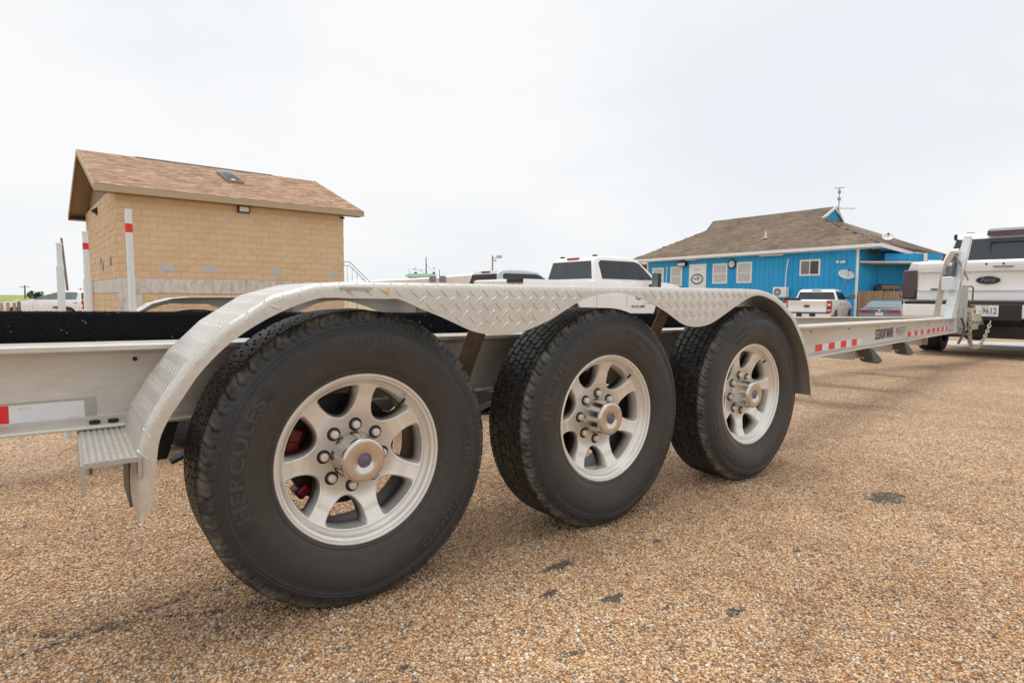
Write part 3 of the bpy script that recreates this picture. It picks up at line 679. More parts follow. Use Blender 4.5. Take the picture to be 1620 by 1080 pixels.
MB().box(-.512, -.488, -.03, .14, .345, .46).build('mud_flap', M['grey_plastic'], trailer, bevel=.003)
for x in (-.02, .06):    # small amber marker and wire on the fender
    pass
MB().box(.035, .055, YF - .004, YF - .001, .822, .828).build('amber_marker', M['yellow'], trailer)
MB().box(-.075, .005, YF - .006, YF - .001, .8275, .8345).build('rivet_plate', M['channel_alu'], trailer)

# ---------------------------------------------------------------- wheels
def tyre_mesh():
    NP, SP = 60, 12; n = NP * SP
    side = [(.2230, -.088), (.2235, -.094), (.2290, -.0985), (.2340, -.1015), (.2365, -.1010), (.2390, -.1035), (.252, -.1085), (.268, -.1125), (.285, -.1155), (.300, -.1170), (.315, -.1172), (.330, -.1160), (.3400, -.1140), (.3425, -.1150), (.3445, -.1136), (.3475, -.1122), (.350, -.1130), (.3525, -.1112),
            (.356, -.1095), (.360, -.1078), (.365, -.1055), (.370, -.1030), (.375, -.0998), (.3795, -.0965), (.3835, -.0930), (.3870, -.0895), (.3893, -.0860), (.3905, -.082)]
    ys = [-.078, -.0635, -.0625, -.0565, -.0555, -.034, -.033, -.0265, -.0255, -.0035, -.0025]
    tread = [(.391, y) for y in ys] + [(.391, -y) for y in reversed(ys)]
    prof = side + tread + [(r, -y) for r, y in reversed(side)]
    m = len(prof); vs = []; ns = len(side)
    def inset(i, u, ph):
        r, y = prof[i]; ay = abs(y)
        if r > .3908:    # tread face: circumferential grooves and cross slots
            if .0565 <= ay <= .0625 or .0265 <= ay <= .033: return .0075
            if ay <= .0025: return .004
            rib = 0 if ay < .026 else 1 if ay < .0565 else 2
            s = (u + (.5 if rib == 1 else 0) + (.25 if y > 0 else 0) + ay * 3) % 1
            return .005 if s < .09 else (.002 if .5 < s < .58 else 0)
        if r >= .3555 and (i < ns or i >= m - ns):    # curved notches running down the shoulder
            k = (r - .3555) / .0355
            c = (.30 * math.sin(k * 3.6) + .28 * k + (.25 if y > 0 else 0)) % 1; s = (u - c) % 1
            dep = .0042 * min(1, k * 3.0)
            if s < .15: return dep
            c2 = (c + .5 + .12 * k) % 1; s2 = (u - c2) % 1
            return dep * .55 if (s2 < .09 and .15 < k < .8) else 0
        return 0
    for a in range(n):
        th = 2 * math.pi * a / n; u = (a % SP) / SP
        for i, (r, y) in enumerate(prof):
            d = inset(i, u + 1e-6, a)
            vs.append(((r - d) * math.cos(th), y + (d * .45 if (.3555 <= r < .3908 and y < 0) else 0), (r - d) * math.sin(th)))
    fs = [(a * m + k, a * m + k + 1, ((a + 1) % n) * m + k + 1, ((a + 1) % n) * m + k) for a in range(n) for k in range(m - 1)]
    me = bpy.data.meshes.new('tyre'); me.from_pydata([tuple(v) for v in vs], [], [f[::-1] for f in fs])
    me.materials.append(M['tyre_rubber'])
    for p in me.polygons: p.use_smooth = True
    me.set_sharp_from_angle(angle=R(38))
    return me
def sidewall_y(r):
    P = [(.2390, -.1035), (.252, -.1085), (.268, -.1125), (.285, -.1155), (.300, -.1170), (.315, -.1172), (.330, -.1160), (.3400, -.1140)]
    for (a, b_) in zip(P, P[1:]):
        if a[0] <= r <= b_[0]: return a[1] + (b_[1] - a[1]) * (r - a[0]) / (b_[0] - a[0])
    return -.1035 if r < .239 else -.114
def sidewall_text(items):
    mb = MB()
    for (body, cdeg, r0, h, span, ext, kw) in items:
        vs, fs, w = text_geo(body, 1.0, 0.5, **kw); H = max(v.y for v in vs)
        P = []
        for v in vs:
            r = r0 + v.y / H * h; a = R(cdeg + span / 2 - v.x / w * span)
            P.append((r * math.cos(a), sidewall_y(r) - ext * (1 if v.z > 0 else -1), r * math.sin(a)))
        mb.add(P, fs)
    return mb
TY = tyre_mesh()
RIM = [(.2265, -.086), (.2269, -.0955), (.2240, -.0985), (.2195, -.0978), (.2170, -.0945), (.2165, -.0900), (.2120, -.0890), (.2095, -.0865), (.2085, -.0820), (.2035, -.0745), (.1985, -.0700), (.1955, -.0640), (.1935, -.050), (.1915, -.03), (.190, .0), (.192, .05), (.200, .078), (.217, .088), (.226, .094)]
def disc_mesh():
    """7-spoke face: each sector is a ring of quads between the window outline and the sector outline"""
    ns = 7; half = math.pi / ns
    def yface(r):
        if r < .10: return -.036 - .0
        if r < .16: k = (r - .10) / .06; return -.036 - .014 * (k * k * (3 - 2 * k))
        return -.050 - .016 * min(1, (r - .16) / .038)
    K = 72; bm = bmesh.new()
    rc = .163
    # window outline in polar (r, angle): rounded triangle, narrow end towards the hub
    def window():
        r_in, r_out = .110, .1935; WM = R(18.6); pts = []; m_ = 27
        for i in range(m_ + 1):                        # one flank, hub end to rim end
            q = math.sin(math.pi / 2 * i / m_) ** 1.6
            w = WM * (1 - (1 - q) ** 3) ** .5
            if q > .9: w *= max(0.0, 1 - ((q - .9) / .1) ** 3 * .14)
            pts.append((r_in + (r_out - r_in) * q, w))
        w1 = pts[-1][1]; arc = [(r_out, w1 * (1 - 2 * j / 18)) for j in range(1, 18)]
        return pts + arc + [(r, -w) for r, w in reversed(pts)][:-1]
    def xy(r, a, base): return (r * math.cos(base + a), r * math.sin(base + a))
    for s in range(ns):
        base = s * 2 * half + half               # window centre
        rings = []
        win = window(); K = len(win)
        # sector outline matched by polar angle around (rc, 0)
        out_ = []
        for (r, a) in win:
            dx, dy = (r - rc) / .105, a / half; mxx = max(abs(dx) * 1.0, abs(dy), 1e-6)
            # push outwards to the border of the rectangle r in [.05,.2], a in [-half, half]
            tr = ((.1985 - rc) / (r - rc)) if r > rc else ((.05 - rc) / (r - rc)) if r < rc else 1e9
            ta = half / abs(a) if abs(a) > 1e-9 else 1e9
            k = min(tr, ta); out_.append((rc + (r - rc) * k, a * k))
        def off(w, d):     # move outline outwards by factor
            return [(min(.1968, rc + (r - rc) * (1 + d)), a * (1 + d)) for r, a in w]
        lay = [(off(win, -.15), .046), (off(win, -.11), .018), (off(win, -.065), .0085), (off(win, -.015), .0022), (off(win, .02), -.0006), (off(win, .08), 0)]
        for (w, dy) in lay: rings.append([bm.verts.new((xy(r, a, base)[0], yface(min(r, .1985)) + dy, xy(r, a, base)[1])) for r, a in w])
        w5 = off(win, .08)
        for f in (.25, .5, .75, 1.0):
            rings.append([bm.verts.new((xy(a0[0] + (a1[0] - a0[0]) * f, a0[1] + (a1[1] - a0[1]) * f, base)[0], yface(a0[0] + (a1[0] - a0[0]) * f), xy(a0[0] + (a1[0] - a0[0]) * f, a0[1] + (a1[1] - a0[1]) * f, base)[1])) for a0, a1 in zip(w5, out_)])
        # clamp ring order: keep beyond-outline points inside the sector
        for q in range(len(rings) - 1):
            for i in range(K):
                j = (i + 1) % K
                try: bm.faces.new((rings[q][i], rings[q + 1][i], rings[q + 1][j], rings[q][j]))
                except ValueError: pass
    bmesh.ops.remove_doubles(bm, verts=bm.verts, dist=2e-4); bmesh.ops.recalc_face_normals(bm, faces=bm.faces)
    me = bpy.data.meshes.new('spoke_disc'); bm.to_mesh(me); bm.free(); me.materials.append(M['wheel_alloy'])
    for p in me.polygons: p.use_smooth = True
    return me
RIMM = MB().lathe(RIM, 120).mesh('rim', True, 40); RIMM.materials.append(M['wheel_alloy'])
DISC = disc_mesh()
nutm = MB().lathe([(.0112, .014), (.0112, -.007), (.0106, -.0095), (.0085, -.0115), (.0045, -.0122), (.0001, -.0123)], 14).mesh('lug_nut', True, 30); nutm.materials.append(M['lug_steel'])
nutshadem = MB().lathe([(.0001, -.0012), (.0165, -.0012), (.0185, .0)], 24).mesh('lug_recess_shade', True, 40); nutshadem.materials.append(M['lug_recess_shade'])  # dark disc stands in for the shaded recess round each nut
capm = MB().lathe([(.0640, .004), (.0635, -.002), (.0612, -.004), (.0607, -.062), (.0600, -.068), (.0575, -.0725), (.0540, -.0752), (.0510, -.0760), (.0200, -.0752), (.0185, -.0735), (.0180, -.0700)], 72).mesh('hub_cap', True, 50); capm.materials.append(M['cap_steel'])
emm = MB().lathe([(.0182, .001), (.0182, -.003), (.0160, -.0042), (.0140, -.0030), (.0120, -.0042), (.0001, -.0046)], 40).mesh('hub_emblem', True, 35); emm.materials.append(M['emblem'])
def obj(name, me, parent, loc=(0, 0, 0)):
    o = bpy.data.objects.new(name, me); col.objects.link(o); o.parent = parent; o.location = loc; return o
def wheel(x, rot, texts):
    w = empty('wheel', (x, 0, HZ), parent=trailer)
    tm = TY.copy(); a0 = R(rot * .7); ca, sa = math.cos(a0), math.sin(a0)
    for vv in tm.vertices:
        x_, z_ = vv.co.x * ca - vv.co.z * sa, vv.co.x * sa + vv.co.z * ca; y_ = vv.co.y; rr_ = math.hypot(x_, z_); an = math.atan2(x_, -z_)
        k = math.exp(-(an / .30) ** 2) * max(0, min(1, (rr_ - .25) / .08)) * max(0, min(1, (.393 - rr_) / .02))
        vv.co = (x_, y_ + math.copysign(.009 * k, y_), max(z_, -.3835))
    t = obj('tyre', tm, w)
    obj('rim', RIMM, w)
    d = obj('spoke_disc', DISC, w); d.rotation_euler = (0, R(-rot), 0)       # object local angle -> image angle
    for k in range(8):
        a = R(86 + 45 * k + (rot - 80) * .4); p = (.0826 * math.cos(a), -.0365, .0826 * math.sin(a))
        obj('lug_recess_shade', nutshadem, w, p); n_ = obj('lug_nut', nutm, w, (p[0], -.0385, p[2])); n_.rotation_euler = (0, a, 0)
    obj('hub_cap', capm, w, (0, -.0365, 0)); obj('hub_emblem', emm, w, (0, -.0365 - .0705, 0))
    for it in (texts or [])[:2]:      # smoother dark pad behind each big word
        mb = MB(); c_, sp_ = it[1], it[4] + 14; K_ = 28; vs = []; fs = []
        rs_ = (.2925, .300, .308, .316, .324, .332, .3365)
        for i in range(K_ + 1):
            a = R(c_ + sp_ / 2 - sp_ * i / K_)
            for r in rs_: vs.append((r * math.cos(a), sidewall_y(r) - (.0007 if .2925 < r < .3365 and 0 < i < K_ else -.0004), r * math.sin(a)))
        q_ = len(rs_)
        for i in range(K_):
            for j in range(q_ - 1): fs.append((i * q_ + j, (i + 1) * q_ + j, (i + 1) * q_ + j + 1, i * q_ + j + 1))
        mb.add(vs, fs).build('lettering_pad', M['tyre_pad'], w, smooth=True, angle=60, recalc=False)
    for it in (texts or []): sidewall_text([it]).build('tyre_lettering', M['tyre_letter'], w, recalc=False)
    MB().tube([(0.13, -.082, .145), (0.125, -.07, .132)], .004, 8).build('tyre_valve', M['black_plastic'], w)
    return w
def txt(c1, c2, c3):
    B = dict(bold=.02, sp=1.05); 
    return [('HERCULES', c1, .2985, .031, 55, .0018, dict(bold=.03, sp=1.06)), ('STRONG GUARD', c2, .3000, .026, 66, .0016, dict(bold=.012)),
            ('ST235/80R16', c3, .3080, .0125, 33, .0013, B), ('124/120M', c3 + 3, .2780, .0105, 20, .0013, B), ('LOAD RANGE G', c2 - 38, .268, .010, 26, .0006, B), ('TRAILER SERVICE ONLY  RADIAL TUBELESS', c1 - 3, .262, .008, 74, .0005, B)]
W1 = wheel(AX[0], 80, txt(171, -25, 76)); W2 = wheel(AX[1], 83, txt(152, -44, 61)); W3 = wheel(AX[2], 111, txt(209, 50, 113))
for x, rt in zip(AX, (20, 47, 95)):       # far side wheels, facing the other way
    w = copy_tree(W1, trailer); w.location = (x, 2 * YC, HZ - .045); w.rotation_euler = (0, 0, math.pi)
# running gear behind the wheels
for x in AX:
    MB().box(x - .035, x + .035, .14, 2 * YC - .14, .33, .40).build('axle_beam', M['black_steel'], trailer, bevel=.006)
    for s in (0, 1):
        y = (.055 if s == 0 else 2 * YC - .055); sg = 1 if s == 0 else -1
        MB().lathe([(.06, -.01), (.155, -.01), (.155, .010), (.06, .010)], 40, (x, y, HZ)).build('brake_disc', M['black_steel'], trailer, smooth=True)
        MB().tube([(x, y + sg * .10, HZ), (x, y - sg * .07, HZ)], .05, 20).build('hub_spindle', M['black_steel'], trailer, smooth=True)
        c = MB(); 
        for a0 in (158, 172, 186): 
            a = R(a0); c.box(-.02, .02, -.03, .03, -.022, .022, Matrix.Translation((x + .145 * math.cos(a), y - sg * .0, HZ + .145 * math.sin(a))) @ Matrix.Rotation(-a, 4, 'Y'))
        cal = c.build('brake_caliper', M['caliper_red'], trailer, bevel=.008)
        c2 = MB().box(-.02, .022, -.04, .03, -.018, .018, Matrix.Translation((x - .148, y - sg * .01, HZ - .012)) @ Matrix.Rotation(R(10), 4, 'Y')); c2.build('caliper_bracket', M['zinc'], trailer, bevel=.004)
        c3 = MB().box(-.02, .02, -.03, .03, -.016, .016, Matrix.Translation((x - .115, y, HZ - .098)) @ Matrix.Rotation(R(-35), 4, 'Y')); c3.build('brake_caliper', M['caliper_red'], trailer, bevel=.008)
for s in (0, 1):
    y = .235 if s == 0 else 2 * YC - .235
    for x in AX:      # leaf springs and hangers
        mb = MB()
        for q in range(4):
            L = .40 - q * .08; pts = [(x + L * t, y, .425 - .09 * (t * t) * (L / .40) ** 2 + .0 - q * .009 + .04) for t in [i / 8 for i in range(-8, 9)]]
            vs = []; fs = []
            for (px, py, pz) in pts: vs += [(px, y - .025, pz), (px, y + .025, pz), (px, y + .025, pz - .008), (px, y - .025, pz - .008)]
            for i in range(16):
                for k in range(4): fs.append((i * 4 + k, i * 4 + (k + 1) % 4, i * 4 + 4 + (k + 1) % 4, i * 4 + 4 + k))
            fs += [(0, 1, 2, 3), (67, 66, 65, 64)]; mb.add(vs, fs)
        mb.build('leaf_spring', M['black_steel'], trailer)
    for x in (-.44, .46, 1.38, 2.28):
        MB().prism([(x - .06, .485), (x + .06, .485), (x + .03, .385), (x - .03, .385)], 'y', y - .03, y + .03).build('spring_hanger', M['black_steel'], trailer, bevel=.004)
MB().tube([(.30, .18, .405), (.55, .17, .402), (.66, .10, .405)], .0045, 8).build('brake_hose', M['black_plastic'], trailer, smooth=True)

# ---------------------------------------------------------------- tape and lettering on the near rail
def on_rail(x, z, off=.0012):
    y = 0.25 + max(0, x - 2.9) * 0.1514; return Vector((x, y - .004 - off, z))
def decal(name, x0, x1, z0a, z1a, mat, z0b=None, z1b=None, off=.0014):
    z0b = z0a if z0b is None else z0b; z1b = z1a if z1b is None else z1b
    mb = MB(); f = [on_rail(x0, z0a, off), on_rail(x1, z0b, off), on_rail(x1, z1b, off), on_rail(x0, z1a, off)]; bck = [p + Vector((0, off * .9, 0)) for p in f]
    mb.hexa([f[0], f[1], bck[1], bck[0], f[3], f[2], bck[2], bck[3]]); return mb.build(name, mat, trailer)
decal('backing_strip', -2.5, -.555, .497, .558, M['channel_alu'], off=.0008)
decal('reflective_tape', -.7235, -.580, .503, .552, M['white_tape'])
decal('reflective_tape', -.80, -.7245, .503, .552, M['red_tape'])
x = -.80
for k in range(7):
    decal('reflective_tape', x - (.146 if k % 2 == 0 else .28), x - .001, .503, .552, M['white_tape' if k % 2 == 0 else 'red_tape']); x -= (.146 if k % 2 == 0 else .28)
text_on('tape_print', 'DOT-C2', on_rail(-.706, .5405, .0016), (1, 0, 0), (0, 0, 1), .0045, .022, M['red_print'], trailer)
text_on('tape_print', 'DOT-C2', on_rail(-.612, .5095, .0016), (1, 0, 0), (0, 0, 1), .0045, .022, M['red_print'], trailer)
# far strip: 12 alternating blocks behind the bend
def strip(x0, x1, n, z0, z1, first='red_tape', zs=0.0):
    for k in range(n):
        a = x0 + (x1 - x0) * k / n; c = x0 + (x1 - x0) * (k + 1) / n
        decal('reflective_tape', a, c - .001, z0 + zs * a, z1 + zs * a, M['red_tape' if (k % 2 == 0) == (first == 'red_tape') else 'white_tape'], z0 + zs * c, z1 + zs * c)
strip(3.20, 4.24, 8, .480, .532, zs=-.003)
strip(5.78, 6.66, 6, .470 - .012, .520 - .012); strip(6.70, 8.05, 10, .452, .502)
drw = Vector((1, .1514, 0)).normalized()
text_on('rail_lettering', 'LEGENDARY MARINE', on_rail(4.62, .490, .0016), drw, (0, 0, 1), .082, .60, M['black_print'], trailer, bold=.02)
text_on('rail_lettering', 'MAGICTILT', on_rail(5.30, .510, .0016), drw, (0, 0, 1), .055, .42, M['grey_print'], trailer, shear=.35)
text_on('rail_lettering', 'TRAILERS', on_rail(5.34, .492, .0016), drw, (0, 0, 1), .012, .30, M['grey_print'], trailer)
tri = MB(); q = on_rail(6.68, .535, .0016); tri.add([q, q + drw * .14, q + drw * .07 + Vector((0, 0, .045))], [(0, 1, 2)]); tri.build('warning_sticker', M['yellow'], trailer)

# ---------------------------------------------------------------- guide post on the far rail
def pipe_post(p0, p1, r, bands=True, name='guide_post', parent=None):
    p0, p1 = Vector(p0), Vector(p1); d = (p1 - p0).normalized()
    root = empty(name, p0, parent=parent) if parent is None else empty(name, p0, parent=parent)
    MB().tube([Vector((0, 0, 0)), p1 - p0], r, 20).build('pipe', M['pvc'], root, smooth=True, angle=50)
    if bands: MB().tube([p1 - p0 - d * .115, p1 - p0 - d * .072], r + .0008, 20, caps=False).build('red_band', M['red_tape'], root, smooth=True)
    return root
pipe_post((-.335, 1.97, .62), (-.335, 2.0, 1.238), .0155, True, 'guide_post', trailer)

# ---------------------------------------------------------------- tongue: winch post, jack, coupler, chains
XT = 7.9; ZT = zt(XT)
MB().hexa([(7.55, 1.04, .40), (9.35, 1.085, .42), (9.35, 1.175, .42), (7.55, 1.22, .40), (7.55, 1.04, .50), (9.35, 1.085, .50), (9.35, 1.175, .50), (7.55, 1.22, .50)]).build('tongue_tube', M['beam_alu'], trailer, bevel=.004)
MB().box(8.02, 8.10, .97, 1.30, .41, .60).build('tongue_plate', M['galvanised'], trailer, bevel=.003)
wp = MB(); wp.hexa([(7.80, .935, .60), (7.93, .935, .60), (7.93, 1.035, .60), (7.80, 1.035, .60), (8.06, .872, 1.58), (8.14, .872, 1.56), (8.14, .945, 1.56), (8.06, .945, 1.58)])
wp.build('winch_post', M['galvanised'], trailer, bevel=.006)
MB().prism([(7.80, 1.09), (7.98, 1.09), (8.02, 1.2), (7.94, 1.31), (7.88, 1.25)], 'y', .965, 1.045).build('winch_body', M['grey_plastic'], trailer, bevel=.006)
MB().box(7.78, 7.97, .945, 1.06, .93, 1.088).build('winch_bracket', M['galvanised'], trailer, bevel=.006)
MB().lathe([(.0001, -.035), (.04, -.035), (.04, .035), (.0001, .035)], 20, (7.90, 1.02, 1.22)).build('winch_drum', M['jack_metal'], trailer, smooth=True)
MB().lathe([(.0001, -.035), (.03, -.035), (.03, .035), (.0001, .035)], 16, (7.95, .985, 1.395)).build('bow_roller', M['white_trim'], trailer, smooth=True)
def ribbon(pts, w, t, wdir=Vector((.6, .8, 0))):
    mb = MB(); vs = []; fs = []; pts = [Vector(p) for p in pts]; wdir = wdir.normalized()
    for i, p in enumerate(pts):
        d = (pts[min(i + 1, len(pts) - 1)] - pts[max(i - 1, 0)]).normalized(); nn = d.cross(wdir).normalized()
        for a, c in ((-w, -t), (w, -t), (w, t), (-w, t)): vs.append(p + wdir * a + nn * c)
    for i in range(len(pts) - 1):
        for k in range(4): fs.append((i * 4 + k, i * 4 + (k + 1) % 4, i * 4 + 4 + (k + 1) % 4, i * 4 + 4 + k))
    return mb.add(vs, fs)
ribbon([(7.78, 1.085, .62), (7.80, 1.07, .85), (7.83, 1.055, 1.10), (7.87, 1.03, 1.28), (7.93, 1.0, 1.385), (8.0, .98, 1.41), (8.05, .95, 1.36), (8.06, .925, 1.25)], .036, .004, Vector((.6, -.5, 0))).build('winch_strap', M['rope'], trailer, smooth=True)
MB().tube([(7.9, .96, 1.34), (8.0, .90, 1.16), (8.06, .87, 1.05)], .010, 8).build('winch_handle', M['zinc'], trailer, smooth=True)
MB().tube([(7.85, 1.03, 1.25), (7.82, 1.04, 1.12), (7.86, 1.0, 1.02)], .006, 8).build('winch_rope', M['rope'], trailer, smooth=True)
MB().tube([(7.92, .905, 1.24), (7.94, .90, .66)], .006, 8).build('safety_strap', M['rope'], trailer, smooth=True)
# jack
jk = MB(); jk.box(8.28, 8.36, .945, 1.025, .46, 1.00); jk.build('tongue_jack', M['jack_metal'], trailer, bevel=.005)
MB().box(8.29, 8.35, .955, 1.015, .395, .46).build('jack_leg', M['jack_metal'], trailer, bevel=.004)
MB().box(8.22, 8.44, .90, 1.09, .385, .397).build('jack_foot', M['rust'], trailer, bevel=.002)
MB().tube([(8.36, .96, .98), (8.42, .93, .985), (8.44, .92, .965), (8.44, .92, .80)], .009, 8).build('jack_handle', M['rust'], trailer, smooth=True)
# coupler / surge actuator
cp = MB(); cp.box(8.55, 9.05, 1.04, 1.20, .46, .72); cp.build('surge_actuator', M['coupler_paint'], trailer, bevel=.012)
cp = MB(); cp.box(9.0, 9.40, 1.07, 1.19, .52, .64); cp.build('coupler_body', M['coupler_paint'], trailer, bevel=.012)
cp = MB(); cp.hexa([(9.3, 1.07, .47), (9.62, 1.09, .47), (9.62, 1.19, .47), (9.3, 1.21, .47), (9.3, 1.08, .61), (9.56, 1.10, .57), (9.56, 1.18, .57), (9.3, 1.20, .61)]); cp.build('coupler_head', M['zinc'], trailer, bevel=.015)
MB().box(8.60, 8.95, 1.02, 1.19, .722, .745).build('actuator_cap', M['black_steel'], trailer, bevel=.01)
for (bx, bz) in ((8.62, .66), (8.80, .66), (8.98, .66), (8.66, .52), (8.94, .52)):
    MB().lathe([(.0001, -.012), (.016, -.012), (.016, 0), (.0001, 0)], 6, (bx, 1.039, bz)).build('actuator_bolt', M['rust'], trailer)
def chain(pts, nl, name, mat):
    """separate torus links along a curve"""
    tor = []
    vs = []; fs = []; a_, b_ = 14, 6
    for i in range(a_):
        t = 2 * math.pi * i / a_
        for j in range(b_):
            p = 2 * math.pi * j / b_; rr = .0075 * math.cos(p)
            vs.append(((.0225 + rr * .9) * math.cos(t) * 1.5, (.0165 + rr) * math.sin(t), .0075 * math.sin(p)))
    for i in range(a_):
        for j in range(b_): fs.append((i * b_ + j, ((i + 1) % a_) * b_ + j, ((i + 1) % a_) * b_ + (j + 1) % b_, i * b_ + (j + 1) % b_))
    link = MB().add(vs, fs).mesh('chain_link', True); link.materials.append(mat)
    root = empty(name, (0, 0, 0), parent=trailer); cp_ = catmull([tuple(p) for p in pts], 20); cp_ = [Vector(p) for p in cp_]
    L = [0]
    for i in range(1, len(cp_)): L.append(L[-1] + (cp_[i] - cp_[i - 1]).length)
    for k in range(nl):
        s = L[-1] * (k + .5) / nl; i = max(j for j in range(len(L) - 1) if L[j] <= s); t = (s - L[i]) / (L[i + 1] - L[i]); p = cp_[i].lerp(cp_[i + 1], t); d = (cp_[i + 1] - cp_[i]).normalized()
        o = bpy.data.objects.new('chain_link', link); col.objects.link(o); o.parent = root
        o.matrix_world = Matrix.Translation(p) @ d.to_track_quat('X', 'Z').to_matrix().to_4x4() @ Matrix.Rotation(R(90) * (k % 2) + R(20), 4, 'X')
chain([(8.62, 1.0, .66), (8.63, .98, .50), (8.63, .97, .34), (8.70, .97, .215), (8.95, .99, .19), (9.2, 1.0, .24), (9.42, 1.0, .40), (9.52, 1.0, .52)], 30, 'safety_chain', M['zinc'])
chain([(8.62, 1.02, .56), (8.66, 1.0, .42), (8.69, .99, .32), (8.68, .985, .24)], 8, 'safety_chain', M['rust'])
chain([(8.60, 1.0, .70), (8.605, .985, .60), (8.61, .98, .48), (8.615, .975, .36), (8.62, .97, .22)], 11, 'safety_chain', M['zinc'])
MB().tube(catmull([(8.10, .93, .60), (8.12, .90, .50), (8.10, .90, .40), (8.02, .92, .29)], 6), .014, 8).build('wiring_hose', M['grey_plastic'], trailer, smooth=True)
MB().tube([(8.0, .94, .59), (8.02, .93, .72), (8.16, .93, .725), (8.18, .93, .60)], .006, 8).build('wire_loop', M['rail_metal'], trailer, smooth=True)
MB().tube([(8.04, .935, .60), (8.04, .935, .44)], .006, 8).build('wiring_hose', M['rail_metal'], trailer, smooth=True)

# ================================================================== VEHICLES
def plain_wheel(r, w, name='wheel', rimr=None, spokes=6):
    """meshes for a road wheel, axle along Y, outer face at -Y"""
    rimr = rimr or r * .62
    t = MB(); h = w / 2; prof = [(rimr, -h * .82), (rimr * 1.05, -h * .95), (r * .86, -h), (r * .95, -h * .93), (r * .985, -h * .8), (r, -h * .7)]
    n = 72; vs = []; fs = []; tread = []
    pr = prof + [(r, -h * .35), (r, 0), (r, h * .35)] + [(a, -b_) for a, b_ in reversed(prof)]
    for a in range(n):
        th = 2 * math.pi * a / n
        for k, (rr, y) in enumerate(pr):
            d = .010 if (rr > r * .97 and (a + (k % 2)) % 2 == 0) else 0
            vs.append(((rr - d) * math.cos(th), y, (rr - d) * math.sin(th)))
    m_ = len(pr)
    for a in range(n):
        for k in range(m_ - 1): fs.append((a * m_ + k, a * m_ + k + 1, ((a + 1) % n) * m_ + k + 1, ((a + 1) % n) * m_ + k))
    t.add(vs, fs); tm = t.mesh('tyre', True, 40); tm.materials.append(M['plain_rubber'])
    k = MB(); k.lathe([(rimr * 1.03, -h * .80), (rimr * 1.02, -h * .9), (rimr * .95, -h * .88), (rimr * .9, -h * .7), (rimr * .88, h * .6)], 40)
    for i in range(spokes):
        a = 2 * math.pi * i / spokes; k.box(rimr * .15, rimr * .93, -h * .78, -h * .62, -.028, .028, Matrix.Rotation(-a, 4, 'Y'))
    k.lathe([(.0001, -h * .85), (rimr * .22, -h * .82), (rimr * .25, -h * .6)], 20)
    km = k.mesh('rim', True, 40); km.materials.append(M['chrome'])
    d = MB().lathe([(.0001, -h * .3), (rimr * .87, -h * .3)], 24).mesh('rim_back', False); d.materials.append(M['black_steel'])
    return tm, km, d
def put_wheel(root, meshes, x, y, z, side):
    w = empty('wheel', (x, y, z), 0 if side < 0 else math.pi, root)
    for nm, me in zip(('tyre', 'rim', 'brake_shield'), meshes): obj(nm, me, w)
    return w

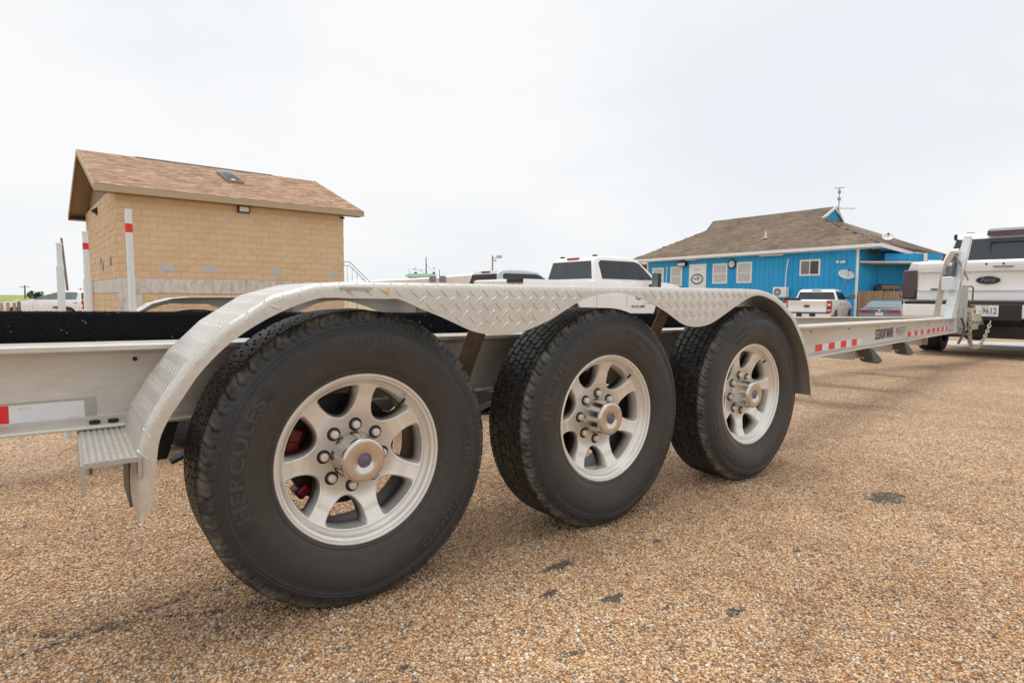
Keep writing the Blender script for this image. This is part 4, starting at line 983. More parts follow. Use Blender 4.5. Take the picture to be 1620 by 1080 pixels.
def pickup(name, loc, yaw, label, P):
    """P: L, W, H (roof), bed (tail to cab), paint, detail level and look of the tail"""
    root = empty(name, loc, yaw); tag(root, label, 'pickup truck')
    L, W, H, bed = P['L'], P['W'], P['H'], P['bed']; pm = M[P['paint']]; wr = P.get('wr', .40); xr = P.get('xr', 1.22); xf = xr + P.get('wb', 3.7)
    bh, zb_ = P.get('bh', 1.30), P.get('zlow', .52); belt = P.get('belt', bh - .02); hood = P.get('hood', 1.20); cowl = bed + P.get('cabl', 2.45)
    ar = wr + P.get('arch', .08)
    def arch(xc):
        return [(xc + ar * math.cos(R(a)), wr + ar * math.sin(R(a))) for a in range(180, -1, -12)]
    prof = [(.10, zb_ + .14), (.04, bh - .02), (.10, bh), (bed - .02, bh), (bed, belt), (cowl - .35, belt - .02), (cowl + .1, belt - .02), (cowl + .35, hood + .04), (L - .45, hood - .02), (L - .12, hood - .10), (L - .04, hood - .35), (L - .02, zb_ + .05), (L - .2, zb_ - .02)]
    lower = [p for p in reversed(arch(xf)) if p[1] > zb_ - .02] + [(xf - ar - .03, zb_ - .05), (xr + ar + .03, zb_ - .05)] + [p for p in reversed(arch(xr)) if p[1] > zb_] + [(xr - ar - .05, zb_ + .10)]
    poly = prof + lower
    bm = bmesh.new(); vs = [bm.verts.new((x, -W / 2, z)) for x, z in poly]; f = bm.faces.new(vs)
    r_ = bmesh.ops.extrude_face_region(bm, geom=[f]); bmesh.ops.translate(bm, verts=[v for v in r_['geom'] if isinstance(v, bmesh.types.BMVert)], vec=(0, W, 0))
    for z in (.62, .75, .9, 1.02, 1.14, 1.22): bmesh.ops.bisect_plane(bm, geom=bm.verts[:] + bm.edges[:] + bm.faces[:], plane_co=(0, 0, z), plane_no=(0, 0, 1))
    for x in [.4 + .45 * q for q in range(int((L - 1.4) / .45))] + [L - 1.0, L - .5, L - .25]: bmesh.ops.bisect_plane(bm, geom=bm.verts[:] + bm.edges[:] + bm.faces[:], plane_co=(x, 0, 0), plane_no=(1, 0, 0))
    for v in bm.verts:
        z = v.co.z; k = 1.0
        if z < .62: k = .965 + .02 * (z / .62)
        elif z < .95: k = .985 + .015 * (z - .62) / .33
        else: k = 1 - .06 * ((z - .95) / .35) ** 2
        if v.co.x > L - 1.0: k *= 1 - .16 * ((v.co.x - (L - 1.0)) / 1.0) ** 2
        v.co.y *= k
    bmesh.ops.recalc_face_normals(bm, faces=bm.faces)
    me = bpy.data.meshes.new('body'); bm.to_mesh(me); bm.free(); me.materials.append(pm)
    o = obj('body', me, root); b = o.modifiers.new('bevel', 'BEVEL'); b.width = .035; b.segments = 3; b.limit_method = 'ANGLE'; b.angle_limit = R(38)
    for p in me.polygons: p.use_smooth = True
    wn = o.modifiers.new('normals', 'WEIGHTED_NORMAL'); wn.weight = 80
    # greenhouse
    x0, x1 = bed, cowl + .15; zr = H
    gp = [(x0, belt - .03), (x0 + .10, zr - .13), (x0 + .20, zr - .04), (x0 + .55, zr), (x0 + 1.35, zr - .005), (x0 + 1.75, zr - .06), (x1, belt - .03)]
    yb, yt = W * .455, W * .36
    def gy(z): t = (z - (belt - .03)) / (zr - belt + .03); return yb + (yt - yb) * min(1, max(0, t)) ** 1.15
    bm = bmesh.new(); vs = [bm.verts.new((x, -1, z)) for x, z in gp]; f = bm.faces.new(vs)
    r_ = bmesh.ops.extrude_face_region(bm, geom=[f]); bmesh.ops.translate(bm, verts=[v for v in r_['geom'] if isinstance(v, bmesh.types.BMVert)], vec=(0, 2, 0))
    for k in range(1, 5): bmesh.ops.bisect_plane(bm, geom=bm.verts[:] + bm.edges[:] + bm.faces[:], plane_co=(0, 0, belt + (zr - belt) * k / 5), plane_no=(0, 0, 1))
    for v in bm.verts: v.co.y = gy(v.co.z) * (1 if v.co.y > 0 else -1)
    bmesh.ops.recalc_face_normals(bm, faces=bm.faces); me = bpy.data.meshes.new('cab'); bm.to_mesh(me); bm.free(); me.materials.append(pm)
    o = obj('cab', me, root); b = o.modifiers.new('bevel', 'BEVEL'); b.width = .05; b.segments = 3; b.limit_method = 'ANGLE'; b.angle_limit = R(38)
    for p in me.polygons: p.use_smooth = True
    me.set_sharp_from_angle(angle=R(40))
    gl = M[P.get('glass', 'tint_glass')]
    def side_pane(pts, sgn, nm='side_window', mat=None, o_=.007):
        n = len(pts); vv = [(x, sgn * (gy(z) + o_), z) for x, z in pts] + [(x, sgn * (gy(z) - .02), z) for x, z in pts]
        MB().add(vv, [tuple(range(n)), tuple(range(2 * n - 1, n - 1, -1))] + [(i, (i + 1) % n, n + (i + 1) % n, n + i) for i in range(n)]).build(nm, mat or gl, root)
    wz0, wz1 = belt + .045, zr - .13
    for sg in (-1, 1):
        xm = bed + 1.12
        side_pane([(bed + .30, wz0), (xm - .05, wz0), (xm - .05, wz1 + .012), (bed + .36, wz1 + .01), (bed + .27, wz1 - .06)], sg)
        side_pane([(xm + .01, wz0), (cowl - .18, wz0), (cowl - .24, wz0 + .10), (bed + 1.78, wz1 - .03), (bed + 1.60, wz1 + .012), (xm + .01, wz1 + .012)], sg)
        side_pane([(xm - .052, wz0), (xm + .012, wz0), (xm + .012, wz1 + .012), (xm - .052, wz1 + .012)], sg, 'door_pillar', M['black_plastic'], .006)
        # door seams, handles, mirror
        for xx in (bed + .02, xm - .02, cowl - .14):
            k = lambda z: (W / 2) * (1 - .06 * max(0, (z - .95) / .35) ** 2 if z > .95 else .985 + .015 * (z - .62) / .33)
            zz = [zb_ + .12, .75, .95, 1.1, belt - .02]; v1 = [(xx + dx, sg * (k(z) + .001), z) for z in zz for dx in (-.005, .005)]
            MB().add(v1, [(2 * i, 2 * i + 1, 2 * i + 3, 2 * i + 2) for i in range(len(zz) - 1)]).build('door_seam', M['grey_plastic'], root, recalc=False)
        for xx in (bed + .18, xm + .14):
            MB().box(xx, xx + .20, sg * (W / 2 - .005) - .02, sg * (W / 2 - .005) + .02, belt - .19, belt - .15).build('door_handle', M['black_plastic'] if P.get('blackhandle', 1) else pm, root, bevel=.01)
        mz = belt + P.get('mdz', .10); big = P.get('bigmirror', 0); mcx = cowl + P.get('mdx', 0)
        mr = MB(); mr.box(mcx - .30, mcx - .18, *sorted((sg * (W / 2 + .06), sg * (W / 2 + .30))), mz - .02, mz + (.36 if big else .20)); mr.build('side_mirror', M['black_plastic'], root, bevel=.03, segs=3)
        MB().box(mcx - .27, mcx - .20, *sorted((sg * (gy(mz) - .02), sg * (W / 2 + .10))), mz + .01, mz + .07).build('mirror_arm', M['black_plastic'], root, bevel=.01)
        if big: MB().box(mcx - .175, mcx - .165, *sorted((sg * (W / 2 + .09), sg * (W / 2 + .27))), mz + .02, mz + .32).build('mirror_cap', pm, root, bevel=.02)
        MB().box(mcx - .306, mcx - .30, *sorted((sg * (W / 2 + .08), sg * (W / 2 + .28))), mz, mz + (.34 if big else .18)).build('mirror_glass', M['windscreen_glass'], root)
        # dark liner in each arch
        for xc in (xr, xf):
            pts = [(xc + (ar - .01) * math.cos(R(a)), wr + (ar - .01) * math.sin(R(a))) for a in range(-20, 201, 20)]
            MB().prism(pts, 'y', *sorted((sg * (W / 2 - .26), sg * (W / 2 - .06)))).build('wheel_liner', M['black_plastic'], root)
    # rear glass
    def rg(y, z): t = (z - (belt - .03)) / ((zr - .13) - (belt - .03)); return (x0 + .10 * t - .006, y, z)
    za, zc = belt + .04, zr - .14; sl = .06
    pts = [rg(-yb + .09, za), rg(yb - .09, za), rg(gy(zc) - sl, zc), rg(-gy(zc) + sl, zc)]; n = 4
    MB().add(pts + [(x + .015, y, z) for x, y, z in pts], [(3, 2, 1, 0), (4, 5, 6, 7), (0, 1, 5, 4), (1, 2, 6, 5), (2, 3, 7, 6), (3, 0, 4, 7)]).build('rear_window', M[P.get('rglass', 'dark_glass')], root, bevel=.01)
    # windscreen
    xa, za2 = gp[5]; pa = lambda y, t: (xa + (x1 - xa) * t + .006, y, za2 + (belt - .03 - za2) * t + .01)
    MB().add([pa(-yt * .93, .06), pa(yt * .93, .06), pa(yb * .93, .95), pa(-yb * .93, .95)], [(0, 1, 2, 3)]).build('windscreen', M['windscreen_glass'], root)
    MB().box(x0 + .12, x0 + .19, -.22, .22, zr - .085, zr - .04).build('brake_light', M['red_glass'], root, bevel=.01)
    # tail
    tz0, tz1 = zb_ + .22, bh - .01; tw = W / 2 - P.get('tlw', .17) - .02
    t = MB(); x_ = .03
    pr = [(x_ + .04, tz0), (x_ - .005, tz0 + .03), (x_ - .004, tz0 + .13), (x_ + .012, tz0 + .16), (x_ + .004, tz1 - .14), (x_ - .014, tz1 - .10), (x_ - .012, tz1 - .02), (x_ + .02, tz1 + .012), (x_ + .10, tz1 + .012), (x_ + .10, tz0)]
    t.prism(pr, 'y', -tw, tw); tg = t.build('tailgate', pm, root, bevel=.010, segs=3)
    for sg in (-1, 1):
        MB().box(.005, .16, *sorted((sg * (tw + .012), sg * (W / 2 - .004))), tz0 + .05, tz1 - .02 - P.get('tltop', 0)).build('tail_light', M[P.get('tlmat', 'red_glass')], root, bevel=.018, segs=3)
        if P.get('tlwhite', 0): MB().box(.0, .02, *sorted((sg * (tw + .03), sg * (W / 2 - .03))), (tz0 + tz1) / 2 + .03, (tz0 + tz1) / 2 + .14).build('reverse_light', M['clear_lens'], root, bevel=.01); MB().box(.0, .02, *sorted((sg * (tw + .03), sg * (W / 2 - .03))), tz0 + .09, tz0 + .16).build('reverse_light', M['clear_lens'], root, bevel=.01)
        MB().box(.10, .22, *sorted((sg * (W / 2 - .17), sg * (W / 2 - .03))), zb_ + .05, tz0 + .04).build('body_corner', pm, root, bevel=.02)
    bz0, bz1 = zb_ - .02, tz0 - .02
    MB().box(-.10, .20, -W / 2 + .04, W / 2 - .04, bz0 + .02, bz1).build('rear_bumper', M[P.get('bump', 'white_paint')], root, bevel=.03, segs=3)
    MB().box(-.115, .0, -.40, .40, bz0 - .01, bz1 + .004).build('bumper_step', M['black_plastic'], root, bevel=.012)
    MB().box(-.10, .22, -W / 2 + .06, W / 2 - .06, bz1 + .0, bz1 + .035).build('bumper_pad', M['black_plastic'], root, bevel=.008)
    MB().box(.35, L - .5, -.55, .55, zb_ - .22, zb_ + .04).build('chassis', M['black_steel'], root)
    MB().box(.12, .55, -W / 2 + .12, W / 2 - .12, zb_ - .10, zb_ + .10).build('rear_valance', M['black_plastic'], root)
    pl = MB().box(-.122, -.116, -.155, .155, bz1 - .17, bz1 - .015).build('licence_plate', M['white_tape'], root)
    # oval badge
    bd = MB(); vs = [(0, .135 * math.cos(2 * math.pi * i / 32), .055 * math.sin(2 * math.pi * i / 32)) for i in range(32)]
    bd.add([(-.018, y, z) for _, y, z in vs] + [(.01, y, z) for _, y, z in vs], [tuple(range(32)), tuple(range(63, 31, -1))] + [(i, (i + 1) % 32, 32 + (i + 1) % 32, 32 + i) for i in range(32)])
    bo = bd.build('badge', M['black_plastic'], root, bevel=.004); bo.location = (x_ - .0, 0, (tz0 + tz1) / 2 + .02)
    if P.get('near'): 
        text_on('badge_lettering', 'Ford', (x_ - .019, .085, (tz0 + tz1) / 2 - .005), (0, -1, 0), (0, 0, 1), .062, .17, M['grey_print'], root, shear=.3)
    else: MB().box(x_ - .021, x_ - .018, -.09, .09, (tz0 + tz1) / 2 + .01, (tz0 + tz1) / 2 + .03).build('badge_lettering', M['grey_print'], root)
    ms = plain_wheel(wr, P.get('tw', .28))
    for xc in (xr, xf):
        for sg in (-1, 1): put_wheel(root, ms, xc, sg * (W / 2 - P.get('tw', .28) / 2 - .02), wr, sg)
    # front
    MB().box(L - .10, L - .0, -W * .36, W * .36, .72, hood - .14).build('grille', M['black_plastic'], root, bevel=.02)
    MB().box(L - .12, L + .05, -W * .45, W * .45, zb_, .70).build('front_bumper', M['chrome'], root, bevel=.03)
    for sg in (-1, 1): MB().box(L - .22, L - .03, *sorted((sg * W * .37, sg * W * .455)), .85, hood - .15).build('headlight', M['clear_lens'], root, bevel=.02)
    return root, dict(tz0=tz0, tz1=tz1, bz0=bz0, bz1=bz1, x0=x0, zr=zr, belt=belt, cowl=cowl, tw=tw, gy=gy)

# --- tow truck
TR, D_ = pickup('pickup_truck', (9.76, 1.12, -0.02), R(6.5), 'white pickup truck hitched to the boat trailer, dark tail lights and plate ending 9612',
    dict(L=6.0, W=2.06, H=2.0, bed=1.90, paint='white_paint', wr=.43, xr=1.25, wb=3.75, bh=1.40, zlow=.58, belt=1.40, hood=1.30, near=1, tlmat='dark_red_glass', tw=.33, blackhandle=0, rglass='dark_glass', tlw=.17, tltop=.09))
text_on('plate_lettering', '-9612', (-.1235, .055, D_['bz1'] - .135), (0, -1, 0), (0, 0, 1), .085, .19, M['black_print'], TR)
text_on('plate_lettering', 'TEXAS', (-.1235, .05, D_['bz1'] - .035), (0, -1, 0), (0, 0, 1), .016, .10, M['red_tape'], TR)
xg = D_['x0'] + .04; zc = (D_['belt'] + D_['zr'] - .14) / 2
fr = MB()
for (y0, y1, z0, z1) in ((-.27, .27, zc + .155, zc + .17), (-.27, .27, zc - .17, zc - .155), (-.27, -.255, zc - .155, zc + .155), (.255, .27, zc - .155, zc + .155)):
    fr.box(xg - .002 + .10 * 0, xg + .03, y0, y1, z0, z1)
fr.build('slider_frame', M['black_plastic'], TR)
MB().prism([(D_['x0'] + .02, D_['zr'] - .115), (D_['x0'] + .22, D_['zr'] - .02), (D_['x0'] + .22, D_['zr'] + .03), (D_['x0'] + .06, D_['zr'] - .015)], 'y', -.32, .32).build('brake_light_housing', M['dark_red_glass'], TR, bevel=.012)
MB().box(D_['x0'] + .75, D_['x0'] + .85, .60, .72, D_['zr'] - .01, D_['zr'] + .03).build('roof_light', M['black_plastic'], TR, bevel=.01)
MB().box(D_['x0'] + .02, D_['x0'] + .10, .72, .765, D_['zr'] - .15, D_['zr'] - .05).build('roof_corner', M['black_plastic'], TR, bevel=.02)
MB().box(-.0, .012, -.27, -.05, D_['tz1'] - .095, D_['tz1'] - .082).build('tailgate_latch', M['grey_plastic'], TR)
for y in (.03, -.16):
    MB().lathe([(.0001, -.004), (.014, -.004), (.014, .01)], 16).build('lock_button', M['black_plastic'], TR).matrix_local = Matrix.Translation((.014, y, D_['tz1'] - .05)) @ Matrix.Rotation(R(-90), 4, 'Z')
MB().box(-.012, .02, .52, .66, .98, 1.0).build('tailgate_handle', M['black_plastic'], TR)
MB().tube([(.02, .98, .84), (.0, 1.05, .88), (.0, 1.07, 1.0), (.01, 1.04, 1.12)], .008, 8).build('cable_loop', M['grey_plastic'], TR, smooth=True)
for (z_, h_) in ((D_['tz1'] - .155, .010), (D_['tz0'] + .165, .008)): MB().box(.006, .03, -D_['tw'] + .02, D_['tw'] - .02, z_, z_ + h_).build('tailgate_crease_shade', M['grey_plastic'] if h_ > .009 and False else M['silver_paint'], TR)  # grey strips paint the shade along the tailgate creases
MB().box(-.35, .30, -.035, .035, .40, .47).build('hitch_receiver', M['black_steel'], TR, bevel=.005)
MB().box(-.32, -.18, -.035, .035, .47, .50).build('ball_mount', M['black_steel'], TR, bevel=.005)
MB().prism([(-.6, .42), (-.45, .30), (.45, .30), (.6, .42), (.6, .48), (-.6, .48)], 'x', .02, .12).build('hitch_crossbar', M['black_steel'], TR, bevel=.01)

# --- others
wl = 'white_paint'
T2, D2 = pickup('pickup_truck', (7.50, 9.87, ground_z(7.4, 9.4)), 0.0, 'white crew cab pickup truck with lettered door, seen above the middle wheel',
    dict(L=5.95, W=2.03, H=1.95, bed=2.32, paint=wl, wr=.42, xr=1.35, wb=3.65, bh=1.30, zlow=.52, belt=1.32, hood=1.27, bigmirror=1, cabl=2.38, tltop=.16, mdz=-.14, mdx=-.12))
for y in (.62, -.60): MB().box(D2['x0'] + .30, D2['x0'] + .38, y - .06, y + .06, D2['zr'] - .015, D2['zr'] + .022).build('roof_light', M['black_plastic'], T2, bevel=.01)
MB().box(-.04, .06, -1.0, -.50, 1.215, 1.31).build('bed_rail_cap', M['black_plastic'], T2, bevel=.01)
text_on('door_lettering', '832-651-8800', (3.60, -1.018, .64), (1, 0, 0), (0, 0, 1), .060, .52, M['black_print'], T2, bold=.02)
text_on('door_lettering', 'GET STARTED', (4.05, -1.019, .735), (1, 0, 0), (0, 0, 1), .022, .30, M['black_print'], T2)
gr_ = MB()
for k in range(14):
    a = 2 * math.pi * k / 14; c, s = math.cos(a), math.sin(a); q = lambda r, t: (3.86 + r * math.cos(a + t), -1.021, .955 + r * math.sin(a + t))
    gr_.add([q(.085, -.25), q(.085, .25), q(.105, .25), q(.105, -.25)], [(0, 1, 2, 3)]); gr_.add([q(.105, -.09), q(.105, .09), q(.125, .06), q(.125, -.06)], [(0, 1, 2, 3)])
gr_.build('gear_logo', M['black_print'], T2, recalc=False)['kind'] = 'stuff'
T3, D3 = pickup('pickup_truck', (8.15, 14.35, ground_z(9, 14.3)), 0.0, 'silver pickup truck with dark rear window, parked behind the white crew cab pickup',
    dict(L=5.9, W=1.95, H=1.90, bed=2.0, paint='silver_paint', wr=.40, bh=1.33, zlow=.52, belt=1.34, hood=1.24))
T4, D4 = pickup('pickup_truck', (26.55, 12.09, ground_z(28, 12)), R(14), 'white pickup truck with red tail lights parked nose to the blue building',
    dict(L=5.5, W=2.05, H=1.88, bed=1.75, arch=.13, paint=wl, wr=.42, xr=1.15, wb=3.3, bh=1.36, zlow=.55, belt=1.34, hood=1.22, tlwhite=1, cabl=2.3, tlw=.19))
MB().box(.0, .30, .28, .98, 1.345, 1.45).build('bed_rail_cap', M['black_plastic'], T4, bevel=.02)
dl = Vector((-3.06 - .744, 50.4 - 47.586, 0)); 
T5, D5 = pickup('pickup_truck', (1.05, 46.5, ground_z(-1, 49) + .06), math.atan2(3.15, -4.17), 'white pickup truck parked on the left before the grass field, behind the black bunk',
    dict(L=5.6, W=2.0, H=1.93, bed=.25, paint=wl, wr=.40, xr=1.0, wb=3.5, bh=1.33, zlow=.5, belt=1.30, hood=1.20, cabl=3.2, glass='windscreen_glass'))
lg = MB(); lg.prism([(1.0, .86), (1.25, .98), (1.5, 1.02), (1.7, .93), (1.95, .9), (2.05, .80), (1.7, .72), (1.5, .82), (1.25, .72), (1.2, .85)], 'y', 1.0, 1.004); 
lg.build('door_logo', M['brown_strut'], T5)

def sedan(loc, yaw, label):
    root = empty('sedan_car', loc, yaw); tag(root, label, 'car'); L, W = 4.85, 1.85; wr = .34; xr, xf = 1.05, 3.85; ar = wr + .05
    arch = lambda xc: [(xc + ar * math.cos(R(a)), wr + ar * math.sin(R(a))) for a in range(0, 181, 15)]
    prof = [(.05, .35), (.0, .62), (.06, .80), (.02, .98), (.12, 1.02), (.62, 1.03), (1.2, 1.0), (3.6, .96), (4.3, .86), (4.75, .70), (4.85, .5), (4.78, .22)] + arch(xf) + arch(xr) + [(.4, .24)]
    bm = bmesh.new(); vs = [bm.verts.new((x, -W / 2, z)) for x, z in prof]; f = bm.faces.new(vs)
    r_ = bmesh.ops.extrude_face_region(bm, geom=[f]); bmesh.ops.translate(bm, verts=[v for v in r_['geom'] if isinstance(v, bmesh.types.BMVert)], vec=(0, W, 0))
    for z in (.45, .6, .72, .85, .95): bmesh.ops.bisect_plane(bm, geom=bm.verts[:] + bm.edges[:] + bm.faces[:], plane_co=(0, 0, z), plane_no=(0, 0, 1))
    for x in (.25, .5, 4.0, 4.4): bmesh.ops.bisect_plane(bm, geom=bm.verts[:] + bm.edges[:] + bm.faces[:], plane_co=(x, 0, 0), plane_no=(1, 0, 0))
    for v in bm.verts:
        z, x = v.co.z, v.co.x; k = 1 - .10 * max(0, (z - .7) / .35) ** 1.6 - (.03 if z < .3 else 0)
        if x < .5: k *= 1 - .14 * ((.5 - x) / .5) ** 2
        if x > 4.0: k *= 1 - .2 * ((x - 4.0) / .85) ** 2
        v.co.y *= k
    bmesh.ops.recalc_face_normals(bm, faces=bm.faces); me = bpy.data.meshes.new('body'); bm.to_mesh(me); bm.free(); me.materials.append(M['grey_paint']); o = obj('body', me, root)
    b = o.modifiers.new('bevel', 'BEVEL'); b.width = .04; b.segments = 3; b.limit_method = 'ANGLE'; b.angle_limit = R(30)
    for p in me.polygons: p.use_smooth = True
    gp = [(.55, 1.0), (1.35, 1.36), (1.75, 1.435), (2.4, 1.44), (2.85, 1.36), (3.75, .97)]
    gy = lambda z: .80 - .24 * min(1, max(0, (z - 1.0) / .44)) ** 1.2
    bm = bmesh.new(); vs = [bm.verts.new((x, -1, z)) for x, z in gp]; f = bm.faces.new(vs)
    r_ = bmesh.ops.extrude_face_region(bm, geom=[f]); bmesh.ops.translate(bm, verts=[v for v in r_['geom'] if isinstance(v, bmesh.types.BMVert)], vec=(0, 2, 0))
    for z in (1.1, 1.2, 1.3, 1.38): bmesh.ops.bisect_plane(bm, geom=bm.verts[:] + bm.edges[:] + bm.faces[:], plane_co=(0, 0, z), plane_no=(0, 0, 1))
    for v in bm.verts: v.co.y = gy(v.co.z) * (1 if v.co.y > 0 else -1)
    bmesh.ops.recalc_face_normals(bm, faces=bm.faces); me = bpy.data.meshes.new('cab'); bm.to_mesh(me); bm.free(); me.materials.append(M['grey_paint']); o = obj('cab', me, root)
    b = o.modifiers.new('bevel', 'BEVEL'); b.width = .04; b.segments = 3; b.limit_method = 'ANGLE'; b.angle_limit = R(30)
    for p in me.polygons: p.use_smooth = True
    q = lambda t, y: (.55 + .80 * t - .006, y, 1.0 + .36 * t + .012)
    MB().add([q(.10, -.70), q(.10, .70), q(.98, .54), q(.98, -.54)], [(0, 1, 2, 3)]).build('rear_window', M['windscreen_glass'], root)
    for sg in (-1, 1):
        pts = [(1.15, 1.06), (3.35, 1.05), (2.85, 1.30), (2.45, 1.38), (1.8, 1.38), (1.45, 1.30)]
        MB().add([(x, sg * (gy(z) + .006), z) for x, z in pts], [tuple(range(6))]).build('side_window', M['tint_glass'], root)
        MB().hexa([(.0, sg * .34, .86), (.02, sg * .80, .86), (.3, sg * .885, .88), (.1, sg * .36, .86), (-.01, sg * .40, .955), (.02, sg * .78, .965), (.28, sg * .84, .975), (.1, sg * .42, .955)]).build('tail_light', M['red_glass'], root, bevel=.01)
        MB().box(3.1, 3.25, *sorted((sg * .92, sg * 1.06)), 1.0, 1.14).build('side_mirror', M['grey_paint'], root, bevel=.02)
    MB().box(-.012, .03, -.16, .16, .70, .85).build('licence_plate', M['white_tape'], root)
    MB().box(-.014, .0, -.155, .155, .805, .84).build('plate_print', M['red_print'], root)
    MB().ball((-.0, 0, .92), .055, 8, (.2, 1, .7)).build('badge', M['chrome'], root, smooth=True)
    MB().box(-.02, .1, -.60, .60, .28, .44).build('rear_diffuser', M['black_plastic'], root, bevel=.02)
    ms = plain_wheel(wr, .22, spokes=5)
    for xc in (xr, xf):
        for sg in (-1, 1): put_wheel(root, ms, xc, sg * (W / 2 - .13), wr, sg)
    return root
sedan((29.15, 10.05, ground_z(30, 10)), R(12), 'blue grey sedan with red tail lights parked in front of the wooden fence')

# ================================================================== TAN BLOCK BUILDING
ta = .057; BR = Vector((math.cos(ta), math.sin(ta), 0)); BN = Vector((-math.sin(ta), math.cos(ta), 0)); BO = Vector((.687, 18.837, 0))
tan = empty('block_building', BO, ta); tag(tan, 'tan split face block building with brown shingle gable roof and concrete base band', 'building')
tL, tW, zb1 = 6.80, 7.98, 1.31; zg = ground_z(4, 20)
def split_block(w, h, d, seed, mat):
    rnd = random.Random(seed); nx, nz_ = 4, 3; vs = []; fs = []
    for j in range(nz_ + 1):
        for i in range(nx + 1):
            edge = i in (0, nx) or j in (0, nz_); vs.append((w * i / nx, -(0.004 if edge else rnd.uniform(.005, .016)), h * j / nz_))
    for j in range(nz_):
        for i in range(nx): fs.append((j * (nx + 1) + i, j * (nx + 1) + i + 1, (j + 1) * (nx + 1) + i + 1, (j + 1) * (nx + 1) + i))
    k = len(vs); vs += [(0, d, 0), (w, d, 0), (w, d, h), (0, d, h)]; c = [0, nx, (nx + 1) * (nz_ + 1) - 1, (nx + 1) * nz_]
    fs += [tuple(range(0, nx + 1))[::-1] + (k, k + 1), (c[1], k + 1, k + 2, c[2]), (c[3], k + 3, k, c[0])]
    me = bpy.data.meshes.new('brick'); me.from_pydata(vs, [], fs); me.materials.append(mat); return me
variants = [split_block(.395, .195, .06, s, M['split_face_block']) for s in range(6)]
halfv = [split_block(.192, .192, .06, 50 + s, M['split_face_block']) for s in range(2)]
# core walls
MB().box(.014, tL - .014, .010, tW - .014, zb1 - .45, 3.80).build('wall_core', M['mortar'], tan)
MB().box(.014, tL - .014, .010, tW - .014, zg - .1, .87).build('base_core', M['mortar'], tan)
MB().box(-.015, tL + .015, -.015, tW + .015, .87, 1.307).build('concrete_band', M['stained_concrete'], tan, bevel=.01)
vent_cells = {(1, .82), (1, 2.0), (1, 4.34), (1, 6.05)}
rr = random.Random(5)
for row in range(12):
    z = zb1 + .2 * row; x = 0.0 if row % 2 == 0 else -.2
    while x < tL - .05:
        x0_ = max(0, x); w = min(x + .4, tL) - x0_
        isv = row == 1 and any(abs(x0_ - vx) < .2 for _, vx in vent_cells)
        if not isv and w > .1:
            me = rr.choice(variants) if w > .3 else rr.choice(halfv)
            o = obj('brick', me, tan, (x0_ + .004, 0.0, z + .004))
            if w > .3 and abs(w - .4) > .01: o.scale = (w / .4, 1, 1)
        elif isv:
            v_ = MB(); v_.box(x0_ + .005, x0_ + .395, -.012, .04, z + .005, z + .195)
            vo = v_.build('wall_vent', M['vent_metal'], tan, bevel=.004)
            for q in range(5): MB().box(x0_ + .02, x0_ + .38, -.018, -.012, z + .025 + q * .034, z + .037 + q * .034).build('vent_louvre', M['rail_metal'], vo)
        x += .4
inf = MB()
def infill(org, ux, n, rows, z0, out_):
    for r_ in range(rows):
        for k in range(-1, n):
            a = (k + (.5 if r_ % 2 else 0)) * .4 + .004; b_ = a + .392; a = max(a, 0.004); b_ = min(b_, n * .4 - .004)
            if b_ - a < .05: continue
            p = Vector(org) + Vector(ux) * a; q = Vector(org) + Vector(ux) * b_; z = z0 + r_ * .2 + .004; o_ = Vector(out_) * rr.uniform(.012, .024)
            inf.hexa([p + o_ + Vector((0, 0, z)), q + o_ + Vector((0, 0, z)), q - o_ * 2 + Vector((0, 0, z)), p - o_ * 2 + Vector((0, 0, z)), p + o_ + Vector((0, 0, z + .192)), q + o_ + Vector((0, 0, z + .192)), q - o_ * 2 + Vector((0, 0, z + .192)), p - o_ * 2 + Vector((0, 0, z + .192))])
infill((0, 0, 0), (0, 1, 0), 20, 13, zb1, (-1, 0, 0)); infill((0, 0, 0), (0, 1, 0), 20, 6, -.35, (-1, 0, 0))
infill((0, 0, 0), (1, 0, 0), 17, 6, -.35, (0, -1, 0)); infill((tL, 0, 0), (0, 1, 0), 20, 12, zb1, (1, 0, 0)); infill((tL, 0, 0), (0, 1, 0), 20, 6, -.35, (1, 0, 0))
inf.build('block_courses', M['block_infill'], tan, recalc=False)['kind'] = 'stuff'
MB().box(-.03, .55, -.03, .06, zg, .868).build('plaster_patch', M['stained_concrete'], tan, bevel=.01)
